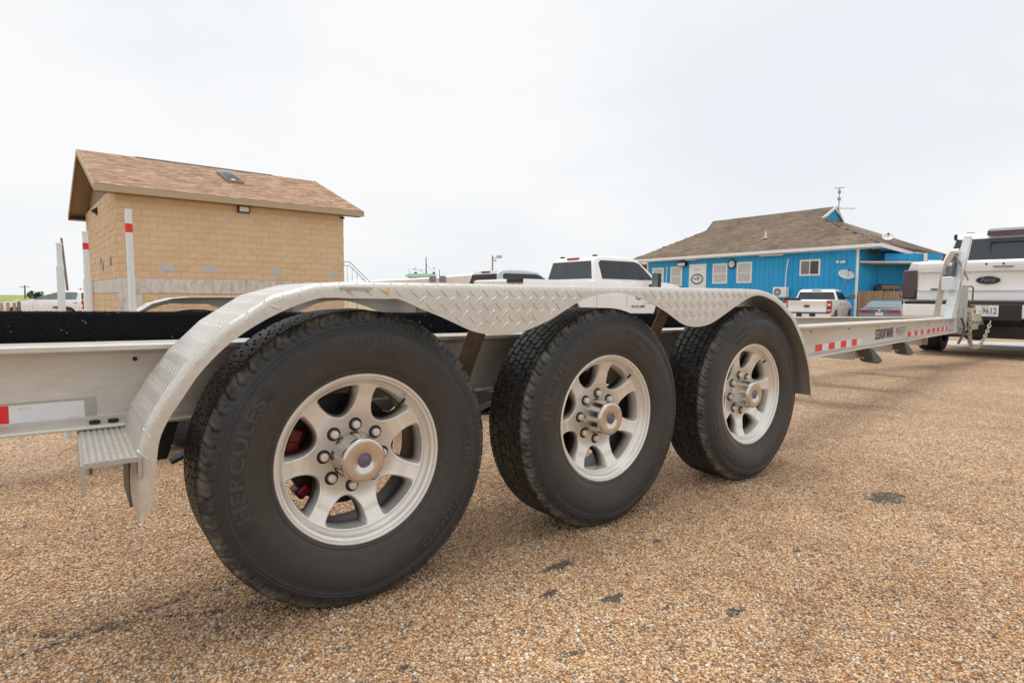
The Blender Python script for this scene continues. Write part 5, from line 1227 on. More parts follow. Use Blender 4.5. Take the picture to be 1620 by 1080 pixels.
# roof
ez, rz_, og, oe, orr = 3.84, 5.53, .52, .384, .60
e0, r0 = (-oe, ez), (tW / 2, rz_)
sl = math.hypot(tW / 2 + oe, rz_ - ez)
for sg in (0, 1):
    fy_ = (lambda y: y) if sg == 0 else (lambda y: tW - y)
    MB().hexa([(-og, fy_(-oe), ez - .10), (tL + orr, fy_(-oe), ez - .10), (tL + orr, fy_(tW / 2), rz_ - .10), (-og, fy_(tW / 2), rz_ - .10), (-og, fy_(-oe), ez), (tL + orr, fy_(-oe), ez), (tL + orr, fy_(tW / 2), rz_), (-og, fy_(tW / 2), rz_)]).build('roof_deck', M['soffit'], tan)
    MB().box(-og - .004, tL + orr + .004, *sorted((fy_(-oe - .025), fy_(-oe - .001))), ez - .185, ez - .005).build('eave_fascia', M['tan_trim'], tan)
    MB().box(-og + .02, tL + orr - .02, *sorted((fy_(-oe), fy_(-.002))), ez - .18, ez - .165).build('eave_soffit', M['soffit'], tan)
    for xe in (-og - .025, tL + orr + .001):
        MB().hexa([(xe, fy_(-oe - .02), ez - .185), (xe + .024, fy_(-oe - .02), ez - .185), (xe + .024, fy_(tW / 2), rz_ - .17), (xe, fy_(tW / 2), rz_ - .17), (xe, fy_(-oe - .02), ez + .0), (xe + .024, fy_(-oe - .02), ez + .0), (xe + .024, fy_(tW / 2), rz_ + .01), (xe, fy_(tW / 2), rz_ + .01)]).build('rake_board', M['tan_trim'], tan)
# gable infill
MB().prism([(0.03, 3.6), (tW - .03, 3.6), (tW / 2, rz_ - .12)], 'x', .03, tL - .03).build('gable_wall', M['soffit'], tan)
def shingles(org, ux, uv, width, length, inside=lambda a, b: True, row=.14, tab=.30, seed=1, lift=.012, nrm=None):
    """overlapping tabs laid on a sloping plane; org at eave, ux along it, uv up the slope"""
    org, ux, uv = Vector(org), Vector(ux).normalized(), Vector(uv).normalized(); nn = ux.cross(uv).normalized()
    if nn.z < 0: nn = -nn
    mb = MB(); rnd = random.Random(seed); nr = int(length / row)
    for i in range(nr + 1):
        b0 = i * row; b1 = min(length, b0 + row * 1.25); x = -rnd.random() * tab
        while x < width:
            w = tab * rnd.uniform(.6, 1.15); a0, a1 = max(0, x), min(width, x + w - .004); x += w
            if a1 - a0 < .03 or not inside((a0 + a1) / 2, b0 + row * .4): continue
            l = lift * rnd.uniform(.7, 1.3)
            P = lambda a, b, h: org + ux * a + uv * b + nn * h
            mb.add([P(a0, b0, .002), P(a1, b0, .002), P(a1, b0, .002 + l), P(a0, b0, .002 + l), P(a0, b1, .004), P(a1, b1, .004)], [(0, 1, 2, 3), (3, 2, 5, 4)])
    return mb
rz2 = (rz_ - ez) / (tW / 2 + oe)
shingles((-og, -oe, ez), (1, 0, 0), (0, 1, rz2), tL + og + orr, sl).build('roof_shingles', M['tan_shingle'], tan, recalc=False)['kind'] = 'stuff'
shingles((-og, tW + oe, ez), (1, 0, 0), (0, -1, rz2), tL + og + orr, sl, seed=4).build('roof_shingles', M['tan_shingle'], tan, recalc=False)['kind'] = 'stuff'
MB().prism([(tW / 2 - .14, rz_ - .03), (tW / 2, rz_ + .03), (tW / 2 + .14, rz_ - .03), (tW / 2, rz_ + .01)], 'x', 1.1, 5.7).build('ridge_vent', M['black_plastic'], tan)
def on_roof(x, y, h=0): return Vector((x, y, ez + (y + oe) * rz2 + h))
sk = MB(); a, b_, c, d = (3.42, 1.66), (3.98, 1.66), (3.98, 2.95), (3.42, 2.95)
sk.hexa([on_roof(*p, .0) for p in (a, b_, c, d)] + [on_roof(*p, .11) for p in (a, b_, c, d)]); sk.build('skylight_frame', M['soffit'], tan, bevel=.01)
dm = MB(); vs = []; fs = []
for j in range(9):
    for i in range(9):
        u, v = i / 8, j / 8; x = 3.44 + .52 * u; y = 1.70 + 1.20 * v; vs.append(on_roof(x, y, .112 + .13 * math.sin(math.pi * u) ** .6 * math.sin(math.pi * v) ** .6))
for j in range(8):
    for i in range(8): fs.append((j * 9 + i, j * 9 + i + 1, (j + 1) * 9 + i + 1, (j + 1) * 9 + i))
dm.add(vs, fs).build('skylight_dome', M['dark_glass'], tan, smooth=True)
# lamps on the walls
lm = MB().box(3.24, 3.60, -.14, -.002, 3.45, 3.66).build('wall_lamp', M['black_plastic'], tan, bevel=.01); MB().box(3.28, 3.56, -.152, -.14, 3.48, 3.63).build('lamp_lens', M['clear_lens'], lm, bevel=.005)
MB().prism([(-.02, 3.50), (-.20, 3.62), (-.02, 3.75)], 'y', 4.1, 4.4).build('gable_lamp', M['black_plastic'], tan, bevel=.01)
MB().box(tL - .12, tL + .03, -.09, -.02, 3.56, 3.62).build('corner_camera', M['black_plastic'], tan, bevel=.01)
for (y, z) in ((3.6, 1.75), (3.1, 1.6), (1.2, 1.72)): MB().box(-.06, -.02, y, y + .28, z, z + .26).build('hose_cabinet', M['rail_metal'], tan, bevel=.01)
MB().box(-.26, -.02, 6.5, 7.3, zg, 1.42).build('meter_cabinet', M['white_trim'], tan, bevel=.02)
# stair rail at the far right end
st = empty('stair_railing', (7.75, 19.86, zg)); tag(st, 'thin grey stair handrail beside the block building', 'railing')
dd = Vector((.80, -.60, 0)); base = Vector((0, 0, 0)); Hh = 2.09 - zg
for off in (0, -.14):
    MB().tube([(-.28, .21, Hh + off), (.15, -.11, Hh + off), (.15 + .78, -.11 - .585, Hh + off - .95), (.15 + .85, -.64 - .11, Hh + off - 1.6)], .014, 8).build('handrail', M['rail_metal'], st, smooth=True)
for k in range(9):
    t = k / 8; px = -.2 + t * 1.15; zt_ = Hh - .14 - max(0, (px - .15) * 1.22); MB().tube([(px, -px * .75, 0), (px, -px * .75, zt_)], .009, 6).build('baluster', M['vent_metal'], st)

# ================================================================== BLUE BUILDING
BA = Vector((33.603, 12.934, 0)); DU = Vector((.012796, .999918, 0)); DV = Vector((.999918, -.012796, 0)); gz = -.62
def Wp(u, v, z): return BA + DU * u + DV * v + Vector((0, 0, z))
blue = empty('blue_building', (0, 0, 0)); tag(blue, 'bright blue plank sided building with weathered brown hip roof and white trim', 'building')
def bbox(u0, u1, v0, v1, z0, z1, name, mat, parent=blue, bevel=0):
    return MB().hexa([Wp(u0, v0, z0), Wp(u1, v0, z0), Wp(u1, v1, z0), Wp(u0, v1, z0), Wp(u0, v0, z1), Wp(u1, v0, z1), Wp(u1, v1, z1), Wp(u0, v1, z1)]).build(name, mat, parent, bevel=bevel)
bL, bV = 14.6, 9.2
bbox(.03, bL, .03, bV, gz, 3.60, 'wall_core', M['blue_trim'])
pb = random.Random(9); u = 0.0
while u < bL:
    w = .30; 
    bbox(u + .006, min(u + w - .006, bL), -.012 - pb.random() * .004, .03, gz, 3.58, 'plank', M['blue_siding']); u += w
v = 0.05
while v < bV:
    bbox(-.014, .03, v + .006, v + .294, gz, 3.58, 'plank', M['blue_siding']); v += .30
bbox(-.03, .10, -.035, .0, gz, 3.55, 'corner_board', M['white_trim']); bbox(bL - .05, bL + .06, -.035, .02, gz, 3.5, 'corner_board', M['white_trim'])
def window(u0, u1, z0, z1, kind):
    o = bbox(u0, u1, -.05, -.016, z0, z1, 'window', M['white_trim'], bevel=.008); t = .10; g = M['blind_glass'] if kind == 'sash' else M['window_glass']
    if kind == 'sash':
        zm = (z0 + z1) / 2
        bbox(u0 + t, u1 - t, -.056, -.045, zm + .03, z1 - t, 'pane', g, o); bbox(u0 + t, u1 - t, -.056, -.045, z0 + t, zm - .03, 'pane', g, o)
    else:
        um = (u0 + u1) / 2; bbox(u0 + t, um - .03, -.056, -.045, z0 + t, z1 - t, 'pane', M['dark_glass'], o); bbox(um + .03, u1 - t, -.056, -.045, z0 + t, z1 - t, 'pane', g, o)
    return o
window(2.01, 3.2, 2.15, 3.08, 'slider')
window(6.22, 7.28, 1.80, 3.12, 'sash'); window(7.95, 9.05, 1.79, 3.10, 'sash'); window(11.5, 12.5, 1.68, 3.03, 'sash'); window(13.1, 14.15, 1.62, 3.0, 'sash')
dr = bbox(9.55, 10.92, -.045, -.016, .9, 3.13, 'door', M['white_trim'], bevel=.01); bbox(9.68, 10.79, -.055, -.045, .95, 3.02, 'door_leaf', M['white_trim'], dr, .006)
def ring(uc, zc_, ru, rz0, wd, mat, nm, v=-.058, par=None):
    mb = MB(); n = 40; vs = []; fs = []
    for i in range(n):
        a = 2 * math.pi * i / n; vs += [Wp(uc + ru * math.cos(a), v, zc_ + rz0 * math.sin(a)), Wp(uc + (ru - wd) * math.cos(a), v, zc_ + (rz0 - wd) * math.sin(a))]
    for i in range(n): j = (i + 1) % n; fs.append((2 * i, 2 * j, 2 * j + 1, 2 * i + 1))
    return mb.add(vs, fs).build(nm, mat, par or blue, recalc=False)
M['logo_blue'] = simple('logo_blue', (.10, .22, .36), .5); M['logo_red'] = simple('logo_red', (.6, .25, .16), .5)
ring(10.24, 2.12, .50, .37, .12, M['logo_blue'], 'door_emblem', par=dr)
MB().add([Wp(10.24 + a, -.059, 2.12 + b_) for a, b_ in ((.02, .20), (-.14, .16), (-.26, .04), (-.12, -.02), (-.18, -.2), (0, -.06), (.05, .02))], [(6, 5, 4, 3, 2, 1, 0)]).build('door_emblem', M['logo_red'], dr, recalc=False)
MB().add([Wp(10.24 + a, -.059, 2.12 + b_) for a, b_ in ((.06, .04), (.26, .1), (.3, .0), (.1, -.06))], [(0, 1, 2, 3)]).build('door_emblem', M['logo_blue'], dr, recalc=False)
text_on('house_number', '701', Wp(10.48, -.062, 2.70), -DU, (0, 0, 1), .12, .40, M['grey_print'], dr)
text_on('door_lettering', 'OPEN', Wp(10.75, -.062, 1.38), -DU, (0, 0, 1), .05, 1.0, M['grey_print'], dr)
# roof: two long slopes, hips and gablets
FL, FR_ = Wp(15.86, -.6, 3.61), Wp(-1.34, -.6, 3.69); RL, RR = Wp(12.0, 4.2, 6.49), Wp(3.42, 4.2, 6.55); GL, GR = Wp(11.72, 2.82, 5.69), Wp(3.46, 2.78, 5.70)
BKL, BKR = Wp(15.86, 9.0, 3.61), Wp(-1.34, 9.0, 3.5); GL2, GR2 = Wp(11.72, 5.6, 5.69), Wp(3.46, 5.6, 5.70)
rf = MB(); rf.add([FL, FR_, GR, RR, RL, GL], [(0, 1, 2, 3, 4, 5)]); rf.add([BKL, BKR, GR2, RR, RL, GL2], [(5, 4, 3, 2, 1, 0)]); rf.add([FR_, BKR, GR2, GR], [(0, 1, 2, 3)]); rf.add([FL, BKL, GL2, GL], [(3, 2, 1, 0)])
ro = rf.build('roof_deck', M['brown_shingle'], blue, recalc=False); sm = ro.modifiers.new('thickness', 'SOLIDIFY'); sm.thickness = .10; sm.offset = -1
ux = (FR_ - FL).normalized(); up = (RR - FR_); up = up - ux * up.dot(ux); ln = up.length; uvd = up.normalized(); wd = (FR_ - FL).length
def plane2(p, o, a, b_): return ((p - o).dot(a), (p - o).dot(b_))
poly = [plane2(p, FL, ux, uvd) for p in (FL, FR_, GR, RR, RL, GL)]
def in_poly(poly):
    def f(x, y):
        c = False; n = len(poly); j = n - 1
        for i in range(n):
            if (poly[i][1] > y) != (poly[j][1] > y) and x < (poly[j][0] - poly[i][0]) * (y - poly[i][1]) / (poly[j][1] - poly[i][1]) + poly[i][0]: c = not c
            j = i
        return c
    return f
shingles(FL, ux, uvd, wd, ln, in_poly(poly), row=.16, tab=.33, lift=.014).build('roof_shingles', M['brown_shingle'], blue, recalc=False)['kind'] = 'stuff'
ux2 = (BKR - FR_).normalized(); up2 = ((GR + GR2) / 2 - FR_); up2 = up2 - ux2 * up2.dot(ux2); poly2 = [plane2(p, FR_, ux2, up2.normalized()) for p in (FR_, BKR, GR2, GR)]
shingles(FR_, ux2, up2, (BKR - FR_).length, up2.length, in_poly(poly2), row=.16, tab=.33, seed=3).build('roof_shingles', M['brown_shingle'], blue, recalc=False)['kind'] = 'stuff'
def board(a, b_, h, t, name, mat, drop=True, out_=Vector((-1, 0, 0))):
    a, b_ = Vector(a), Vector(b_); o_ = out_ * t; dz_ = Vector((0, 0, -h))
    return MB().hexa([a + dz_, b_ + dz_, b_ + dz_ + o_, a + dz_ + o_, a, b_, b_ + o_, a + o_]).build(name, mat, blue)
board(FL + Vector((0, 0, .02)), FR_ + Vector((0, 0, .02)), .17, .03, 'eave_fascia', M['white_trim'])
board(FR_ + Vector((0, 0, .02)), Vector((37.055, 11.62, 3.47)), .20, .03, 'eave_fascia', M['white_trim'], out_=Vector((0, -1, 0)))
board(Vector((37.055, 11.70, 3.50)), Vector((40.0, 11.15, 3.36)), .12, .03, 'eave_fascia', M['white_trim'], out_=Vector((0, -1, 0)))
MB().hexa([Wp(-1.3, -.58, 3.50), Wp(15.8, -.58, 3.44), Wp(15.8, .0, 3.44), Wp(-1.3, 0.0, 3.50), Wp(-1.3, -.58, 3.515), Wp(15.8, -.58, 3.455), Wp(15.8, 0, 3.455), Wp(-1.3, 0, 3.515)]).build('eave_soffit', M['white_trim'], blue)
MB().hexa([Wp(-1.3, .0, 3.46), Wp(-.02, .0, 3.46), Wp(-.02, 9, 3.36), Wp(-1.3, 9, 3.36), Wp(-1.3, .0, 3.49), Wp(-.02, .0, 3.49), Wp(-.02, 9, 3.38), Wp(-1.3, 9, 3.38)]).build('eave_soffit', M['blue_trim'], blue)
# gablet ends
for (G, G2, Rg, s) in ((GR, GR2, RR, -1), (GL, GL2, RL, 1)):
    MB().add([G + DU * (-.05 * s), G2 + DU * (-.05 * s), Rg - DU * (.75 if s < 0 else -.2) * -1 * 0 + Vector((0, 0, -.05))], [(0, 1, 2)]).build('gablet_wall', M['blue_siding'], blue, recalc=False)
    for g in (G, G2):
        a, c = g + Vector((0, 0, .05)), Rg + DU * (.12 * s) + Vector((0, 0, .06)); o_ = DU * (.06 * s)
        MB().hexa([a + Vector((0, 0, -.16)), c + Vector((0, 0, -.16)), c + o_ + Vector((0, 0, -.16)), a + o_ + Vector((0, 0, -.16)), a, c, c + o_, a + o_]).build('rake_board', M['white_trim'], blue)
RT = Vector((.79863, -.6018, 0))
# side porch: slab along the fence line with blue fascia above it
F0 = BA + RT * .05; F1 = BA + RT * 4.3
MB().hexa([F0 + Vector((0, 0, 2.72)), F1 + Vector((0, 0, 2.72)), Wp(-.05, 8.8, 2.72), Wp(-.05, .2, 2.72), F0 + Vector((0, 0, 2.86)), F1 + Vector((0, 0, 2.86)), Wp(-.05, 8.8, 2.86), Wp(-.05, .2, 2.86)]).build('porch_roof', M['soffit'], blue)
a, c = F0 + Vector((0, 0, 2.80)), F1 + Vector((0, 0, 2.80)); o_ = Vector((-.6, -.8, 0)) * .03
MB().hexa([a, c, c + o_, a + o_, a + Vector((0, 0, .07)), c + Vector((0, 0, .07)), c + o_ + Vector((0, 0, .07)), a + o_ + Vector((0, 0, .07))]).build('porch_edge', M['white_trim'], blue)
k0 = BA + RT * 1.45
for i in range(7):
    p = k0 + RT * (i * .31) + Vector((.5, .6, 0)) * .1; q = p + RT * .30; b_ = Vector((.6, .8, 0)) * .03
    MB().hexa([p + Vector((0, 0, 2.87)), q + Vector((0, 0, 2.87)), q + b_ + Vector((0, 0, 2.87)), p + b_ + Vector((0, 0, 2.87)), p + Vector((0, 0, 3.30)), q + Vector((0, 0, 3.30)), q + b_ + Vector((0, 0, 3.30)), p + b_ + Vector((0, 0, 3.30))]).build('plank', M['blue_siding'], blue)
p = BA + RT * 3.47 + Vector((0, 0, 2.87)); MB().box(0, .17, -.06, 0, 0, .45, Matrix.Translation(p) @ Matrix.Rotation(R(-37), 4, 'Z')).build('corner_board', M['white_trim'], blue)
p = BA + RT * 3.66 + Vector((0, 0, 2.95)); MB().box(0, .8, .0, .06, 0, .36, Matrix.Translation(p) @ Matrix.Rotation(R(-37), 4, 'Z')).build('plank', M['blue_siding'], blue)
# porch back wall, dark furniture
for i in range(10):
    p = BA + Vector((2.4, -.02, 0)) + RT * (i * .36); q = p + RT * .35; b_ = Vector((.6, .8, 0)) * .04
    MB().hexa([p + Vector((0, 0, gz)), q + Vector((0, 0, gz)), q + b_ + Vector((0, 0, gz)), p + b_ + Vector((0, 0, gz)), p + Vector((0, 0, 2.72)), q + Vector((0, 0, 2.72)), q + b_ + Vector((0, 0, 2.72)), p + b_ + Vector((0, 0, 2.72))]).build('plank', M['blue_siding'], blue)
p = BA + RT * 4.3
MB().box(0, .06, 0, 5.0, gz, 2.72, Matrix.Translation(p) @ Matrix.Rotation(R(-37), 4, 'Z')).build('porch_shade_wall', M['blue_siding'], blue)  # unseen end wall added to keep light out of the porch
def thing_box(name, label, cat, u, v, z, s, mat, rot=-37):
    r_ = empty(name, BA + RT * u + Vector((.6, .8, 0)) * v + Vector((0, 0, z)), R(rot)); tag(r_, label, cat)
    w, d, h = s; MB().box(0, w, 0, d, 0, h).build('cabinet', mat, r_, bevel=.02); MB().box(-.03, w + .03, -.03, d + .03, h + .002, h + .05).build('lid', M['grey_plastic'], r_, bevel=.01)
    for k in range(3): MB().box(w * (.05 + k * .32), w * (.3 + k * .32), -.015, -.001, h * .1, h * .9).build('door_panel', M['black_plastic'], r_)
thing_box('outdoor_cabinet', 'dark brown cabinet under the blue porch, above the fence', 'cabinet', 1.65, .5, -.6, (1.0, .5, 2.22), M['soffit'])
# fixtures on the blue building
def fix(name, label, cat): r_ = empty(name, (0, 0, 0)); tag(r_, label, cat); return r_
ac = bbox(3.74, 4.58, -.42, -.10, .93, 1.52, 'ac_unit', M['white_trim'], None, .02); tag(ac, 'white outdoor air conditioner unit mounted on the blue wall', 'air conditioner')
def disc(uc, v, zc_, r, mat, name, par, n=28, inner=0):
    mb = MB(); vs = [Wp(uc, v, zc_)] + [Wp(uc + r * math.cos(2 * math.pi * i / n), v, zc_ + r * math.sin(2 * math.pi * i / n)) for i in range(n)]
    return mb.add(vs, [(0, 1 + (i + 1) % n, 1 + i) for i in range(n)]).build(name, mat, par, recalc=False)
disc(4.28, -.423, 1.22, .235, M['grey_plastic'], 'fan_opening', ac)
for k in range(4): ring(4.28, 1.22, .22 - k * .05, .22 - k * .05, .012, M['white_trim'], 'fan_guard', -.43, ac)
disc(4.28, -.434, 1.22, .05, M['white_trim'], 'fan_hub', ac)
for q in range(4): bbox(3.78 + q * .055, 3.80 + q * .055, -.428, -.42, 1.0, 1.45, 'grille_slot', M['vent_metal'], ac)
bbox(3.8, 4.5, -.40, -.02, .88, .92, 'bracket', M['rail_metal'], ac)
pc = MB().tube([Wp(4.02, -.05, 1.52), Wp(3.98, -.05, 2.4), Wp(3.90, -.05, 3.1), Wp(3.86, -.05, 3.2)], .035, 10).build('conduit_pipe', M['white_trim'], None, smooth=True); tag(pc, 'white conduit running up the blue wall from the air conditioner', 'pipe')
pc = MB().tube([Wp(12.85, -.04, 1.4), Wp(12.85, -.04, 2.2), Wp(12.80, -.04, 3.05)], .03, 8).build('conduit_pipe', M['white_trim'], None, smooth=True); tag(pc, 'thin white conduit between the two leftmost windows of the blue building', 'pipe')
for (uu, nm, lab) in ((11.05, 'flood_light', 'wide black flood light above the window left of the door'),):
    f = bbox(uu, uu + .72, -.30, -.04, 3.02, 3.34, nm, M['black_plastic'], None, .03); tag(f, lab, 'flood light'); bbox(uu + .06, uu + .66, -.312, -.30, 3.05, 3.24, 'lens', M['clear_lens'], f, .01)
ck = fix('wall_clock', 'round black rimmed wall clock between two windows of the blue building', 'clock'); 
ring(7.62, 3.02, .29, .29, .08, M['black_plastic'], 'clock_rim', -.12, ck); disc(7.62, -.11, 3.02, .22, M['clear_lens'], 'clock_face', ck); disc(7.62, -.06, 3.02, .28, M['black_plastic'], 'clock_case', ck)
bbox(7.61, 7.63, -.125, -.121, 3.02, 3.17, 'clock_hand', M['black_print'], ck); bbox(7.50, 7.62, -.125, -.121, 3.01, 3.03, 'clock_hand', M['black_print'], ck)
for (u0, u1) in ((4.1, 5.6), (10.2, 11.0)):
    o = bbox(u0, u1, -.35, -.08, 3.38, 3.45, 'tube_light', M['clear_lens'], None, .01); tag(o, 'long fluorescent fitting under the eave %s' % ('right of the clock' if u0 < 5 else 'above the white door'), 'light fitting')
    bbox(u0, u1, -.33, -.10, 3.452, 3.47, 'fitting_back', M['white_trim'], o)
fl = fix('twin_floodlight', 'small white twin floodlight high on the blue wall near the corner', 'flood light')
bbox(.78, .92, -.08, -.016, 2.78, 2.92, 'mount', M['white_trim'], blue).parent = fl
for s in (-1, 1): MB().ball(Wp(.85 + s * .17, -.15, 2.86), .10, 8, (1, .9, .8)).build('lamp_head', M['white_trim'], fl, smooth=True)
def dish(name, c, facing, r, label, ry=1.0, tilt=0.5, mast=.4):
    rt = fix(name, label, 'satellite dish'); rt.location = c; f = Vector(facing).normalized(); q = f.to_track_quat('Z', 'Y').to_matrix().to_4x4()
    vs = [(0, 0, 0)]; fs = []; n = 28
    for k in range(1, 5):
        for i in range(n): a = 2 * math.pi * i / n; rr_ = r * k / 4; vs.append((rr_ * math.cos(a), rr_ * ry * math.sin(a), .22 * r * (k / 4) ** 2))
    for i in range(n): fs.append((0, 1 + i, 1 + (i + 1) % n))
    for k in range(3):
        for i in range(n): fs.append((1 + k * n + i, 1 + (k + 1) * n + i, 1 + (k + 1) * n + (i + 1) % n, 1 + k * n + (i + 1) % n))
    mb = MB(); mb.add([q @ Vector(v_) for v_ in vs], fs); o = mb.build('reflector', M['vent_metal'], rt, smooth=True, angle=60); s = o.modifiers.new('thickness', 'SOLIDIFY'); s.thickness = .012
    lo = q @ Vector((0, -r * ry * .8, .1 * r)); MB().tube([lo, f * r * 1.0 + Vector((0, 0, -.02))], .014, 6).build('feed_arm', M['rail_metal'], rt); MB().box(-.05, .05, -.04, .04, -.04, .05, Matrix.Translation(f * r * 1.0)).build('feed_horn', M['grey_plastic'], rt)
    MB().tube([Vector((0, 0, 0)), Vector((.05, .05, -mast))], .025, 8).build('mast', M['rail_metal'], rt, smooth=True)
dish('satellite_dish', (33.30, 13.42, 2.12), (-.45, -.55, .55), .42, 'grey satellite dish fixed on the blue wall beside the corner board', .80, mast=.55)
dish('satellite_dish', (36.3, 12.6, 4.30), (-.75, -.35, .45), .30, 'small satellite dish standing on the right slope of the brown roof', .85, mast=.65)
an = fix('antenna_mast', 'thin antenna mast with small boxes on the roof ridge of the blue building', 'antenna'); p = Wp(3.15, 4.2, 6.3)
MB().tube([p, p + Vector((0, 0, 1.35))], .03, 8).build('mast', M['rail_metal'], an, smooth=True)
for (z, w) in ((.68, .12), (1.12, .10)): MB().box(-w, w, -.06, .06, -.09, .09, Matrix.Translation(p + Vector((0, 0, z)))).build('antenna_box', M['rail_metal'], an, bevel=.02)
MB().tube([p + Vector((-.15, .2, 1.33)), p + Vector((.15, -.2, 1.37))], .03, 6).build('aerial_bar', M['rail_metal'], an); MB().box(-.5, .5, -.05, .05, -.03, .03, Matrix.Translation(p + Vector((.4, -.3, .12))) @ Matrix.Rotation(R(-35), 4, 'Z')).build('panel_antenna', M['white_trim'], an, bevel=.01)
pv = fix('roof_vent_pipe', 'short white vent pipe on the lower slope of the brown roof', 'vent pipe'); q = Wp(5.95, .9, 4.58); MB().tube([q, q + Vector((0, 0, .42))], .05, 10).build('pipe', M['white_trim'], pv, smooth=True); MB().box(-.14, .14, -.14, .14, 0, .04, Matrix.Translation(q)).build('flashing', M['white_trim'], pv)
# plant/wires at the corner
hb = fix('hanging_plant', 'dark hanging plant under the eave at the corner of the blue building', 'hanging plant'); rnd = random.Random(2); mb = MB(); mbw = MB()
for i in range(240):
    p = BA + RT * rnd.uniform(.15, .85) + Vector((-.3, -.4, 3.36 + rnd.gauss(0, .09))); n = Vector((rnd.gauss(0, 1), rnd.gauss(0, 1), rnd.gauss(0, 1))).normalized(); s = n.cross(Vector((.3, .5, .8))).normalized() * .03; w = n * .05
    mb.add([p - s, p + w, p + s, p - w], [(0, 1, 2, 3)])
fo = mb.build('foliage', M['foliage'], hb, recalc=False); fo['kind'] = 'stuff'; MB().tube([BA + RT * .5 + Vector((-.3, -.4, 3.3)), BA + RT * .5 + Vector((-.3, -.4, 3.52))], .01, 6).build('hook', M['rail_metal'], hb)

# fence of wooden pickets
fe = empty('wooden_fence', (0, 0, 0)); tag(fe, 'weathered wooden picket fence running right from the blue building', 'fence')
pm_ = []
for k in range(3):
    w = .136; h = 1.9; t = .02; MBp = MB().prism([(0, 0), (w, 0), (w, h - .03), (w - .03, h), (.03, h), (0, h - .03)], 'y', 0, t); me = MBp.mesh('picket'); me.materials.append(M['fence_wood']); pm_.append(me)
for i in range(33):
    p = BA + RT * (.02 + i * .143) + Vector((-.12, -.10, -.62 + pb.uniform(-.02, .02))); o = obj('picket', pb.choice(pm_), fe, p); o.rotation_euler = (0, R(pb.uniform(-.5, .5)), R(-37))
for z in (-.2, .95): 
    a = BA + Vector((-.08, -.05, z)); MB().box(0, 4.7, 0, .05, 0, .09, Matrix.Translation(a) @ Matrix.Rotation(R(-37), 4, 'Z')).build('fence_rail', M['fence_wood'], fe)

# small orange building far behind, left of the blue one
ob = empty('orange_shed', (36.4, 30.2, -.9)); tag(ob, 'orange shed with white roof edge seen past the left end of the blue building', 'shed')
MB().box(-1.2, 3.6, -.6, 3, 0, 4.3).build('wall', M['orange'], ob); MB().box(-1.35, 3.7, -.7, 3.1, 4.3, 4.45).build('roof', M['white_trim'], ob, bevel=.02)
# dark roofed house behind the tow truck
hb2 = empty('far_house', (47, 10.5, -.9)); tag(hb2, 'dark roofed blue house just left of the tow truck cab', 'house')
MB().box(0, 5, -1.0, 1.6, 0, 4.3).build('wall', M['blue_trim'], hb2); MB().prism([(-1.3, 4.3), (1.9, 4.3), (1.7, 4.75), (-1.1, 4.75)], 'x', -.3, 5).build('roof', M['grey_plastic'], hb2)

# ================================================================== POLES, BOATS AND SMALL THINGS
def post(p, h, r, bands, label, group=None):
    rt = pipe_post(p, (p[0], p[1], p[2] + h), r, bands, 'marker_post'); tag(rt, label, 'post', group)
    MB().lathe([(.0001, -.004), (r + .002, -.004), (r + .002, 0.006)], 20).build('post_cap', M['white_trim'], rt).matrix_local = Matrix.Translation((0, 0, h + .002)) @ Matrix.Rotation(R(-90), 4, 'X')
    return rt
post((-.475, 3.435, 0), 1.233, .0168, True, 'white post with a red band standing left of the block building corner')
p3 = post((-.618, 2.60, 0), 1.09, .0125, False, 'plain white two stage post without a band, leftmost of the white posts')
MB().tube([(0, 0, 0), (0, 0, .97)], .0178, 20).build('outer_sleeve', M['pvc'], p3, smooth=True, angle=50)
lp = empty('leaning_pole', (-.19, 55.7, -.88)); tag(lp, 'bare wooden pole leaning left behind the white pickup on the left', 'pole'); MB().tube([(0, 0, 0), (-.33, .8, 6.05)], [.10, .075], 10).build('pole', M['wood'], lp, smooth=True)
def utility(x, y, h, label, arms=2):
    r_ = empty('utility_pole', (x, y, -.86)); tag(r_, label, 'utility pole', 'utility poles on the horizon'); MB().tube([(0, 0, 0), (0, 0, h)], [.22, .14], 8).build('pole', M['wood'], r_)
    for k in range(arms): MB().box(-1.0, 1.0, -.06, .06, h - .5 - k * 1.2, h - .36 - k * 1.2).build('crossarm', M['wood'], r_)
utility(-8.18, 192.7, 4.0, 'tallest of the utility poles on the horizon at the left', 1)
utility(-1.5, 260, 3.2, 'thin utility pole right of the tall one, on the horizon', 1); utility(5.5, 310, 4.5, 'faint far utility pole just left of the white pickup roof', 1)
fl_ = empty('light_pole', (45.7, 64.3, -.85)); tag(fl_, 'tall grey light pole with two round lamps behind the silver pickup', 'light pole'); MB().tube([(0, 0, 0), (0, 0, 7.25)], [.14, .11], 10).build('pole', M['rail_metal'], fl_, smooth=True)
for (a, z, r) in ((.9, 7.2, .42), (.35, 6.6, .22)): MB().ball((a * .8, -a * .6, z), r, 8, (1, 1, .8)).build('lamp_head', M['vent_metal'], fl_, smooth=True)
MB().tube([(0, 0, 6.8), (.7, -.5, 7.1)], .06, 6).build('lamp_arm', M['rail_metal'], fl_)
tp = empty('thin_mast', (38.5, 66, -.86)); tag(tp, 'very thin bare mast left of the light pole', 'mast'); MB().tube([(0, 0, 0), (0, 0, 5.2)], [.07, .04], 6).build('pole', M['wood'], tp)
